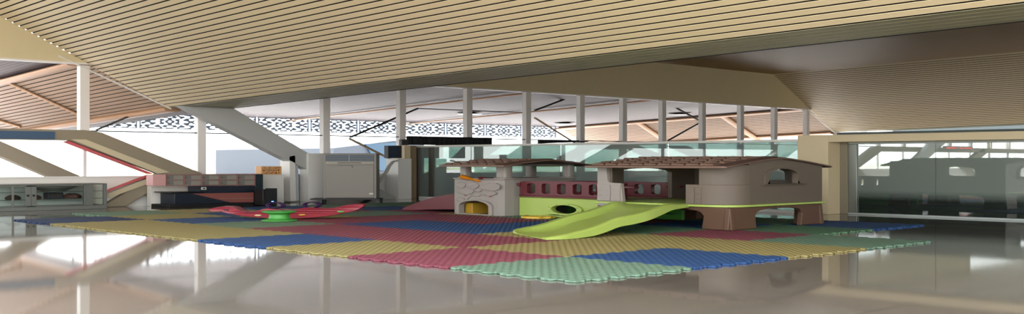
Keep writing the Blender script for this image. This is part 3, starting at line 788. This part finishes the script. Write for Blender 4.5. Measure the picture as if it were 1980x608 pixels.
# yellow scalloped disc lying by the tunnel
q = Vector((21.17, onx(1041, 420, 21.17).y, FZ))
N = 64
ou = [(q.x + (.44 + .04 * math.cos(8 * 2 * math.pi * i / N)) * math.cos(2 * math.pi * i / N), q.y + (.44 + .04 * math.cos(8 * 2 * math.pi * i / N)) * math.sin(2 * math.pi * i / N)) for i in range(N)]
hs = [[(q.x + .26 * math.cos(R(90 * k + 45)) + .09 * math.cos(R(30 * j)), q.y + .26 * math.sin(R(90 * k + 45)) + .09 * math.sin(R(30 * j))) for j in range(12)] for k in range(4)]
tag(MB().pz(ou, FZ, FZ + .05, hs).build('toy_wheel', yellowp, bevel=.012), 'flat yellow scalloped plastic wheel lying on the mat below the lime porthole panel', 'toy')
q = Vector((21.45, onx(1012, 417, 21.45).y, FZ))
tag(MB().lathe([(.02, FZ), (.09, FZ + .005), (.1, FZ + .02), (.05, FZ + .035)], q.x + .15, q.y, 14).build('red_cap', redp, smooth=True), 'small red plastic cap on the mat beside the yellow wheel', 'toy')

# ------------------------------------------------------------------ red rocker + green spool
CAMX, CAMY = Vector((ST, -CT, 0)), Vector((CT, ST, 0))
D0 = 29.35
rk = thing('seesaw_rocker', 'red fish-shaped plastic rocker with two purple ring handles on the mat', 'rocker', CAMY * D0 + CAMX * ((555 - CX) / F * D0))
def rp(px, py): return ((px - CX) / F * D0, EYE - (py - HY) / F * D0)
top = [(398, 406), (403, 404), (415, 401.5), (428, 399.5), (440, 399.5), (452, 401), (460, 406), (470, 410), (482, 411), (496, 408), (508, 404), (520, 403), (540, 405.5), (555, 406.5), (572, 405), (586, 402), (600, 401.5), (615, 403), (635, 403.5), (652, 401), (668, 397), (684, 395), (698, 394.5), (705, 396.5)]
bot = [(701, 401), (692, 406), (680, 410), (662, 414), (640, 418), (610, 421.5), (575, 423.4), (545, 423.6), (515, 422.8), (480, 420), (455, 416.5), (440, 413.5), (428, 411), (424, 408.5), (414, 410), (403, 409.5)]
outl = [rp(*p) for p in top + bot]; nt_ = len(top)
zmin = min(p[1] for p in outl); outl = [(p[0], p[1] - zmin + FZ) for p in outl]
m = MB()
cx_ = sum(p[0] for p in outl) / len(outl); cz_ = sum(p[1] for p in outl) / len(outl)
rings = []
for off, sh in ((-.02, .93), (.03, .98), (.12, 1), (.5, 1), (.6, .98), (.65, .93)):
    ring_ = []
    for i, p in enumerate(outl):
        # shrink towards the local centre line
        if i < nt_:
            j = bot[len(bot) - 1 - min(len(bot) - 1, int(i * len(bot) / nt_))]
        mz = .5 * (p[1] + (rp(p[0], 0)[1] * 0 + cz_))
        ring_.append((cx_ + (p[0] - cx_) * (1 - (1 - sh) * .25), cz_ + (p[1] - cz_) * sh if sh < 1 else p[1]))
    taper = [1.0] * len(ring_)
    rings.append([CAMX * q[0] + CAMY * (D0 + .32 + (off - .32) * max(.3, 1 - abs((q[0] - cx_) / 2.35) ** 3 * .6)) + Vector((0, 0, max(q[1], FZ))) for q in ring_])
N = len(outl)
fs = []
for k in range(len(rings) - 1):
    for i in range(N):
        j = (i + 1) % N; fs.append((k * N + i, k * N + j, (k + 1) * N + j, (k + 1) * N + i))
tr_ = tessellate_polygon([[Vector((p[0], p[1], 0)) for p in outl]])
fs += [tuple(t) for t in tr_] + [tuple((len(rings) - 1) * N + i for i in t) for t in tr_]
m.add([p for r in rings for p in r], fs)
m.build('body', redp, rk, bevel=.01, smooth=True)
def rk_point(px, py, off): q = rp(px, py); return CAMX * q[0] + CAMY * (D0 + off) + Vector((0, 0, q[1] - zmin + FZ))
for px_, py_, nm, cm, lab in ((437, 408.5, 'eye', mat('eye_black', '#141218', .3), None), (499, 416.5, 'spot', mat('cream_spot', '#cdbb8a', .45), 'cream oval spot'), (584, 415.5, 'spot', mat('gold_spot', '#c99a3a', .45), 'gold oval spot'), (658, 409.5, 'spot', green, 'green oval spot')):
    c = rk_point(px_, py_ - (2.5 if px_ < 450 else 0), -.02 if 450 < px_ < 640 else .03); e = MB()
    rx, rz = (.075, .017) if nm == 'eye' else (.095, .023)
    rings = [[c + CAMX * (rx * s * math.cos(2 * math.pi * k / 16)) + Vector((0, 0, rz * s * math.sin(2 * math.pi * k / 16))) + CAMY * d for k in range(16)] for d, s in ((.1, 1), (-.008, 1), (-.016, .7))]
    o = e.loft(rings).build(nm, cm, rk, smooth=True)
    if lab: o['label'] = lab
for px_, py_ in ((529, 399.5), (600, 398.8)):
    c = rk_point(px_, py_ - 1.6, .25); e = MB(); rings = []
    for k in range(24):
        a = 2 * math.pi * k / 24; ctr = Vector((math.cos(a), math.sin(a)))
        rr = []
        for j in range(8):
            b = 2 * math.pi * j / 8; rad = 1 + .17 * math.cos(b)
            rr.append(c + CAMX * (.19 * ctr.x * rad + .05 * math.sin(b)) + Vector((0, 0, .078 * ctr.y * rad)) + CAMY * (.10 * math.sin(b) + .08 * ctr.x))
        rings.append(rr)
    rings.append(rings[0])
    e.loft(rings, caps=False).build('ring_handle', purple, rk, smooth=True)
    sd = MB()
    for q2 in (-.3, .32):
        cc = c + CAMX * q2 + Vector((0, 0, -.075)); sd.loft([[cc + CAMX * (.2 * s * math.cos(2 * math.pi * k / 12)) + CAMY * (.3 * s * math.sin(2 * math.pi * k / 12)) + Vector((0, 0, z)) for k in range(12)] for z, s in ((-.03, 1), (.0, .9), (.012, .5))])
q = onz(540, 428, FZ)
sp = MB().lathe([(.44, FZ), (.47, FZ + .012), (.46, FZ + .03), (.36, FZ + .055), (.29, FZ + .075), (.27, FZ + .12), (.27, FZ + .17), (.30, FZ + .2), (.40, FZ + .222), (.45, FZ + .238), (.455, FZ + .26), (.41, FZ + .272), (.2, FZ + .273)], q.x, q.y, 40)
tag(sp.build('spool_stool', green, smooth=True), 'green spool-shaped plastic stool standing in front of the red rocker', 'stool')

# ------------------------------------------------------------------ air conditioner
AD = 41.6
def cam(X, D, z): v = CAMX * X + CAMY * D; return (v.x, v.y, z)
def cx(px, D=AD): return (px - CX) / F * D
ac = thing('air_conditioner', 'tall beige floor-standing air conditioner on a black stand by the windows', 'air conditioner', CAMY * AD + CAMX * cx(676))
def cbox(mb, X0, X1, D0, D1, z0, z1):
    return mb.hexa([cam(X0, D0, z0), cam(X1, D0, z0), cam(X1, D1, z0), cam(X0, D1, z0)], [cam(X0, D0, z1), cam(X1, D0, z1), cam(X1, D1, z1), cam(X0, D1, z1)])
az = lambda py: EYE - (py - HY) / F * AD
X0, X1 = cx(624), cx(728)
cbox(MB(), X0, X1, AD, AD + .95, az(384.5), az(297)).build('casing', acw, ac, bevel=.02)
gr = cbox(MB(), cx(629.5), cx(723), AD - .02, AD + .05, az(312), az(299.5)).build('outlet_grille', acl, ac)
gs = MB()
for i in range(6):
    z = az(300.5 + 2 * i); cbox(gs, cx(630), cx(722), AD - .05, AD, z - .008, z + .004)
cbox(gs, cx(674.5), cx(676.5), AD - .055, AD, az(312), az(299.5))
gs.build('louvre_blades', mat('louvre_grey', '#7f8a92', .5), gr)
cbox(MB(), cx(630), cx(723), AD - .035, AD + .02, az(318.3), az(312.3)).build('fascia_strip', mat('ac_fascia', '#969083', .4), ac, bevel=.008)
cbox(MB(), cx(653), cx(699), AD - .045, AD, az(316), az(314.8)).build('display_slot', black, ac)
pn = cbox(MB(), cx(630), cx(723), AD - .03, AD + .02, az(382.5), az(319)).build('front_panel', acw, ac, bevel=.012)
hd = MB(); cbox(hd, cx(653), cx(682), AD - .05, AD, az(321), az(320)); cbox(hd, cx(680.5), cx(682.5), AD - .05, AD, az(325), az(320))
hd.build('panel_handle', mat('handle_grey', '#5a5a58', .4), pn)
bl = MB()
for i, w in enumerate((3, 5, 4, 3, 4)):
    s0 = 637 + i * 5.2; cbox(bl, cx(s0), cx(s0 + w), AD - .034, AD - .02, az(322.6), az(321.2))
bl.build('badge', mat('badge_grey', '#77746e', .4), pn)
cbox(MB(), cx(714), cx(722), AD - .034, AD - .02, az(376.5), az(373.5)).build('sticker', mat('pale_sticker', '#d2cdc0', .5), pn)
cbox(MB(), cx(630), cx(722), AD - .03, AD + .02, az(383.6), az(382.9)).build('bottom_vent', black, ac)
sd = MB(); cbox(sd, cx(600), cx(735), AD - .1, AD + .95, az(386.8), az(384.6)); sdo = sd.build('stand', mat('stand_black', '#1b1a1a', .5), ac, bevel=.008)
for xx in (620, 731):
    for dd in (AD - .08, AD + .7):
        cbox(MB(), cx(xx - 3.6), cx(xx + 3.6), dd, dd + .22, 0, az(386.8)).build('stand_leg', MATS['stand_black'], ac, bevel=.006)
tag(MB().tube([ony(769, 311, 36.2), ony(760, 313, 36.2), ony(752, 322, 36), ony(747, 333, 35.9), ony(741, 340, 35.8), ony(733, 352, 35.6), ony(729, 356, 35.4)], .1, .03).build('drain_hose', mat('hose_white', '#dcdad2', .5), smooth=True), 'white hose sagging from the white column to the air conditioner', 'hose')
# box speaker on the column, another behind the glass
yb = 36.0
sb = MB().py([xz(751, 282, yb), xz(777, 282, yb), xz(777, 306, yb), xz(751, 306, yb)], yb, yb + .3)
s_o = sb.build('wall_speaker', mat('speaker_case', '#20242c', .5), bevel=.012); tag(s_o, 'dark box speaker hung beside the cream column above the white plinth', 'speaker')
MB().py([xz(753, 283.5, yb), xz(771, 283.5, yb), xz(771, 304.5, yb), xz(753, 304.5, yb)], yb - .03, yb + .02).build('speaker_grille', mat('speaker_cloth', '#232f3f', .8), s_o)
yb = 36.2
sb = MB().py([xz(777, 270, yb), xz(790, 270, yb), xz(790, 281, yb), xz(777, 281, yb)], yb, yb + .2)
tag(sb.build('junction_box', black, bevel=.01), 'small black box on the column head beside the black curtain', 'box')
ya_, yb_ = onx(840, 300, 29.7).y, onx(818, 300, 29.7).y
zl_, zh_ = onx(828, 306, 29.7).z, 2.24
tag(MB().box(29.7, 30.2, ya_, yb_, zl_, zh_).build('hanging_speaker', MATS['speaker_case'], bevel=.012), 'dark grey speaker hanging behind the first pane of the glass partition', 'speaker')

# teal settee behind the office glass
st = thing('office_settee', 'long dark teal settee on splayed metal legs behind the reflective office glass', 'sofa', (31.6, 12.5, 0))
y0_, y1_ = onx(1900, 380, 31.6).y, onx(1640, 380, 31.6).y
MB().box(31.6, 33.4, y0_, y1_, .33, .55).build('seat', mat('teal_cloth', '#1f4a4e', .8), st, bevel=.03)
MB().box(33.0, 33.5, y0_, y1_, .55, .86).build('backrest', MATS['teal_cloth'], st, bevel=.03)
MB().box(31.62, 33.4, y0_ - 2.6, y1_ + .05, .29, .325).build('rail', alum, st, bevel=.005)
for yy in (y0_ - 1.2, y1_ - .8):
    lg = MB()
    lg.hexa([(31.7, yy - .85, 0), (31.9, yy - .85, 0), (31.9, yy - .65, 0), (31.7, yy - .65, 0)], [(31.7, yy - .2, .29), (31.9, yy - .2, .29), (31.9, yy + .02, .29), (31.7, yy + .02, .29)])
    lg.hexa([(31.7, yy + .65, 0), (31.9, yy + .65, 0), (31.9, yy + .85, 0), (31.7, yy + .85, 0)], [(31.7, yy - .02, .29), (31.9, yy - .02, .29), (31.9, yy + .2, .29), (31.7, yy + .2, .29)])
    lg.build('leg', alum, st)

# ------------------------------------------------------------------ navy counter
ct = thing('reception_counter', 'navy reception counter with grey pigeonhole front, coral edging and a black plinth', 'counter', (17.2, 35.2, 0))
yf = 35.25
def fb(mb, pts, d0=0, d1=.1): return mb.py([xz(a, b, yf) for a, b in pts], yf + d0, yf + d1)
fx0, fx1 = ony(330, 400, yf).x, ony(508, 400, yf).x
MB().box(fx0 - .1, fx1, yf - .12, yf + 1.3, 0, .1).build('plinth', black, ct, bevel=.01)
tz = xz(330, 374, yf)[1]
MB().box(fx0 + .15, fx1 - .05, yf, yf + 1.1, .1, tz).build('desk_body', navy, ct, bevel=.01)
MB().box(fx0 - .02, ony(395, 374, yf).x, yf - .08, yf + 1.25, tz, tz + .035).build('worktop', mat('worktop_black', '#0f1319', .25), ct, bevel=.01)
ztp = xz(400, 338, yf)[1]; zsb = xz(400, 359.5, yf)[1]
fb(MB(), [(389, 373), (494, 372), (494, 358), (389, 358)], .05, 1.0).build('upper_carcass', navy, ct)
fb(MB(), [(494, 399), (508, 395), (508, 337), (494, 337)], -.02, 1.1).build('end_panel', mat('dark_teal_panel', '#1d2a30', .45), ct)
sh = fb(MB(), [(322, 360), (494, 357.5), (494, 337.2), (322, 338.3)], .06, .55).build('pigeonhole_back', mat('pigeonhole_grey', '#77756f', .6), ct)
dv = MB()
for i in range(6):
    p = 322 + (494 - 322) * i / 5; dv.py([xz(p - .8, 360, yf), xz(p + .8, 360, yf), xz(p + .8, 337.6, yf), xz(p - .8, 338, yf)], yf + .01, yf + .2)
for z0, z1 in ((338.4, 337.2), (348.7, 347.9), (360, 359)):
    dv.py([xz(322, z0 + .3, yf), xz(494, z0 - .8, yf), xz(494, z1 - .8, yf), xz(322, z1 + .3, yf)], yf + .012, yf + .2)
dv.build('pigeonhole_divider', mat('coral_trim', '#a06a66', .5), ct)
for i in range(5):
    for j in range(2):
        p = 322 + 172 / 5 * i; q = 338.5 + 10.6 * j
        pl = MB(); pq = MB()
        pl.py([xz(p + 15, q + 1.2, yf), xz(p + 33, q + .9, yf), xz(p + 33, q + 8.6, yf), xz(p + 15, q + 9, yf)], yf + .045, yf + .06)
        pq.py([xz(p + 3, q + 4.5, yf), xz(p + 7, q + 4.5, yf), xz(p + 7, q + 6, yf), xz(p + 3, q + 6, yf)], yf + .04, yf + .06)
        pl.build('pigeonhole_card', mat('card_grey', '#8d8a80', .6), ct); pq.build('pigeonhole_latch', mat('latch_grey', '#55534f', .4), ct)
fb(MB(), [(295, 360), (320, 360), (320, 338), (295, 338)], -.03, .5).build('coral_end', mat('pale_coral', '#c99a98', .5), ct, bevel=.01)
fb(MB(), [(372, 375), (490, 372.6), (490, 391.5), (446, 392)], -.02, .05).build('coral_front', mat('coral_front_panel', '#8a5049', .5), ct)
fb(MB(), [(424, 384.3), (490, 383.2), (490, 383.7), (425, 384.8)], -.03, .0).build('panel_groove', mat('groove_grey', '#9a8a80', .5), ct)
sk = fb(MB(), [(390, 362.5), (399, 362.5), (399, 367.5), (390, 367.5)], .0, .06).build('socket_plate', mat('socket_white', '#c9c9c4', .5), ct)
fb(MB(), [(392.5, 363.8), (396.5, 363.8), (396.5, 366.2), (392.5, 366.2)], -.01, .03).build('socket_hole', black, sk)
ys_ = 34.4
so = MB().py([xz(508.5, 363, ys_), xz(536, 363, ys_), xz(536, 393.5, ys_), xz(508.5, 393.5, ys_)], ys_, ys_ + .6)
zb = xz(536, 393.5, ys_)[1]
so = so.build('tower_speaker', mat('speaker_black', '#15171a', .4), bevel=.015); tag(so, 'tall black floor speaker with a small blue light at the counter end', 'speaker')
so.location.z = -zb + .002
MB().py([xz(514, 364.5, ys_), xz(535, 364.5, ys_), xz(535, 392, ys_), xz(514, 392, ys_)], ys_ - .03, ys_ + .02).build('speaker_grille', mat('grille_black', '#1c1f21', .7), so)
c = xz(526, 390, ys_)
MB().py([(c[0] + .05 * math.cos(R(36 * k)), c[1] + .012 * math.sin(R(36 * k))) for k in range(10)], ys_ - .045, ys_ - .02).build('power_light', emit('blue_led', '#3a5bff', 6), so)

# white cabinet with carved box on top
yw = 36.0
z0, z1 = 0, xz(530, 339, yw)[1]
wc = thing('white_cabinet', 'plain white cabinet standing behind the black floor speaker', 'cabinet', (ony(506, 380, yw).x, yw, 0))
MB().box(ony(507, 380, yw).x, ony(549, 380, yw).x, yw, yw + 1.0, 0, z1).build('carcass', white, wc, bevel=.01)
MB().box(ony(507, 380, yw).x - .03, ony(549, 380, yw).x + .03, yw - .04, yw + 1.0, z1, z1 + .02).build('cabinet_top', white, wc, bevel=.006)
lx0, lx1 = ony(508, 330, yw).x, ony(547, 330, yw).x; lz0, lz1 = z1 + .02, xz(530, 322, yw)[1]
holes = []
for i in range(7):
    for j in range(3):
        a = lx0 + .06 + (lx1 - lx0 - .12) * (i + .5) / 7; b = lz0 + .015 + (lz1 - lz0 - .03) * (j + .5) / 3
        rr = 1.0 if (i + j) % 2 else .62
        holes.append([(a + .062 * rr * math.cos(R(45 * k)), b + .045 * rr * math.sin(R(45 * k))) for k in range(8)])
cb = MB().py(rrect(lx0, lx1, lz0 + .002, lz1, .02, .01, 2), yw + .1, yw + .16, holes).build('carved_box', mat('carved_wood', '#d9a26a', .5)); tag(cb, 'small orange fretwork box on top of the white cabinet', 'box')
MB().box(lx0, lx1, yw + .5, yw + .56, lz0 + .002, lz1).build('back_panel', mat('box_lining', '#e6cfae', .6), cb)
sdm = MB().box(lx0, lx0 + .05, yw + .16, yw + .5, lz0 + .002, lz1); sdm.box(lx1 - .05, lx1, yw + .16, yw + .5, lz0 + .002, lz1); sdm.build('box_side', MATS['carved_wood'], cb)
lc = MB().box(ony(296, 380, 36.5).x, ony(392, 380, 36.5).x, 36.65, 37.0, 0, xz(340, 360, 36.5)[1])
tag(lc.build('low_white_cupboard', white, bevel=.01), 'low white cupboard behind the navy counter worktop', 'cupboard')

# glass display cabinet on the left
yd = 36.0
dc = thing('display_cabinet', 'grey aluminium display cabinet with sliding glass doors against the left wall', 'cabinet', (11, yd, 0))
dx0, dx1, dz1 = ony(-60, 380, yd).x, ony(207, 380, yd).x, .86
dyb = 37.3
def pxx(p): return ony(p, 380, yd).x
frm = mat('grey_cabinet_frame', '#6f736f', .4, metal=.2)
body = MB().box(dx0, dx1, yd, dyb, 0, .13); body.build('base_plinth', frm, dc, bevel=.01)
MB().box(dx0, dx1, yd, dyb, dz1 - .035, dz1).build('top_frame', frm, dc, bevel=.01)
MB().box(dx0, dx1, dyb - .05, dyb, .13, dz1 - .035).build('back_panel', white, dc)
for a, b in ((201, 208), (163, 180)):
    MB().box(pxx(a), pxx(b) if b < 208 else dx1, yd, yd + .12, .13, dz1 - .035).build('upright', frm, dc, bevel=.006)
MB().box(dx1 - .12, dx1, dyb - .15, dyb - .05, .13, dz1 - .035).build('upright', frm, dc, bevel=.006)
for z in (.35, .60):
    MB().box(dx0 + .05, dx1 - .05, yd + .14, dyb - .08, z, z + .012).build('glass_shelf', g_cab, dc)
    MB().box(dx0 + .05, dx1 - .1, yd + .14, yd + .16, z - .006, z + .013).build('shelf_rail', frm, dc)
for a, b, sl_, sr_ in ((-50, 59.5, 2, 11), (60, 164, 10, 2)):
    d = MB(); x0, x1 = pxx(a), pxx(b); off = .04
    d.box(x0, pxx(a + sl_), yd - off, yd - .002, .135, dz1 - .04); d.box(pxx(b - sr_), x1, yd - off, yd - .002, .135, dz1 - .04)
    d.box(x0, x1, yd - off, yd - .002, .135, .165); d.box(x0, x1, yd - off, yd - .002, dz1 - .075, dz1 - .04)
    if a < 0: d.box(pxx(22), pxx(26.5), yd - off, yd - .002, .16, dz1 - .07)
    do = d.build('sliding_door', frm, dc, bevel=.006)
    MB().box(pxx(a + sl_), pxx(b - sr_), yd - .03, yd - .024, .16, dz1 - .07).build('door_pane', g_cab, do)
    hx = pxx(53) if a < 0 else pxx(64)
    MB().py([(hx + .045 * math.cos(R(30 * k)), .5 + .035 * math.sin(R(30 * k))) for k in range(12)], yd - off - .03, yd - off + .01).build('door_pull', black, do)
MB().box(dx1 - .012, dx1 - .006, yd + .12, dyb - .15, .14, dz1 - .04).build('side_pane', g_cab, dc)
def bundle(x, y, z, w, d, h, m, lab, nm, cat):
    rings = []
    for zz, s in ((0, .9), (.25, 1), (.6, .93), (.85, .7), (1, .35)):
        rings.append([(x + w / 2 * s * math.cos(2 * math.pi * k / 20) * (1 + .12 * math.sin(3 * k)), y + d / 2 * s * math.sin(2 * math.pi * k / 20) * (1 + .1 * math.cos(2 * k)), z + h * zz * (1 + .08 * math.sin(k * 1.3))) for k in range(20)])
    tag(MB().loft(rings).build(nm, m, smooth=True), lab, cat)
brb = mat('brown_leather', '#4a372c', .6)
sz = .3635
bundle(pxx(38), 36.6, sz, .45, .5, .14, brb, 'low brown bag on the shelf of the display cabinet, leftmost item', 'brown_bag', 'bag')
bundle(pxx(80), 36.6, sz, .4, .5, .13, mat('tan_leather', '#6a4a38', .6), 'brown leather pouch on the cabinet shelf left of the dark box', 'leather_pouch', 'bag')
bundle(pxx(153), 36.6, sz, .6, .5, .16, mat('red_brown_cloth', '#5e3c34', .7), 'reddish brown folded cloth on the cabinet shelf right of the dark box', 'folded_cloth', 'cloth')
b_ = MB().box(pxx(101), pxx(132), 36.4, 36.8, sz, sz + .2).build('dark_box', mat('dark_blue_box', '#1d2430', .5), bevel=.02); tag(b_, 'dark blue-black box on the shelf in the display cabinet', 'box')
MB().box(pxx(104), pxx(129), 36.38, 36.42, sz + .06, sz + .16).build('box_front', mat('box_front_brown', '#40302c', .5), b_)
MB().box(pxx(112), pxx(121), 36.37, 36.4, sz + .165, sz + .185).build('box_handle', black, b_)

tag(MB().lathe([(.5, .614), (.6, .63), (.98, .74), (1.0, .765), (.94, .765), (.55, .64)], 0, 36.65, 32, .75, .5).build('grey_bowl', mat('dull_grey_bowl', '#8b8884', .5), smooth=True), 'wide shallow grey bowl on the upper shelf of the display cabinet', 'bowl')
bpy.data.objects['grey_bowl'].location.x = pxx(118)
# LED board on the window wall, far to the left (seen mirrored in the office glass)
lb = MB().box(-24.5, -19.5, 36.1, 36.25, 2.5, 2.78).build('display_board', black, bevel=.02); tag(lb, 'black LED display board with red dots on the window wall beam', 'sign')
ld = MB(); random.seed(3)
for i in range(60):
    if random.random() < .6: ld.box(-24.3 + i * .078, -24.3 + i * .078 + .05, 36.07, 36.1, 2.58 + .04 * random.random(), 2.70)
ld.build('led_row', emit('red_led', '#ff2a20', 1.5), lb)

# ------------------------------------------------------------------ light
w = bpy.data.worlds.new('sky'); bpy.context.scene.world = w; w.use_nodes = True; nt = w.node_tree; nt.nodes.clear(); L = nt.links.new
out = nt.nodes.new('ShaderNodeOutputWorld'); bg = nt.nodes.new('ShaderNodeBackground'); tc = nt.nodes.new('ShaderNodeTexCoord')
sx = nt.nodes.new('ShaderNodeSeparateXYZ'); L(tc.outputs['Generated'], sx.inputs[0])
cr = nt.nodes.new('ShaderNodeValToRGB'); e = cr.color_ramp.elements
e[0].position = 0.0; e[0].color = (1.0, .985, .95, 1); e[1].position = .4; e[1].color = (.86, .91, 1.0, 1)
L(sx.outputs[2], cr.inputs[0]); L(cr.outputs[0], bg.inputs['Color']); bg.inputs['Strength'].default_value = 2.2
L(bg.outputs[0], out.inputs[0])
sun = bpy.data.lights.new('sun', 'SUN'); sun.energy = 6.0; sun.angle = R(1); sun.color = (1, .95, .86)
so_ = bpy.data.objects.new('sun', sun); C.objects.link(so_); so_.rotation_euler = Vector((-.64, -.08, -.77)).to_track_quat('-Z', 'Y').to_euler()

cd = bpy.data.cameras.new('camera'); co = bpy.data.objects.new('camera', cd); C.objects.link(co)
cd.sensor_width = 36; cd.lens = 36 * F / 1980; cd.shift_y = (HY - 304) / 1980; cd.clip_end = 4000; cd.clip_start = .05
co.location = (0, 0, EYE); co.rotation_euler = (R(90), 0, -math.atan2(CT, ST))
sc = bpy.context.scene; sc.camera = co
vs = sc.view_settings; vs.view_transform = 'Standard'; vs.look = 'None'; vs.gamma = 1; vs.use_curve_mapping = False; vs.exposure = 1.55
sc.cycles.max_bounces = 10; sc.cycles.diffuse_bounces = 5; sc.cycles.transparent_max_bounces = 24; sc.cycles.glossy_bounces = 5
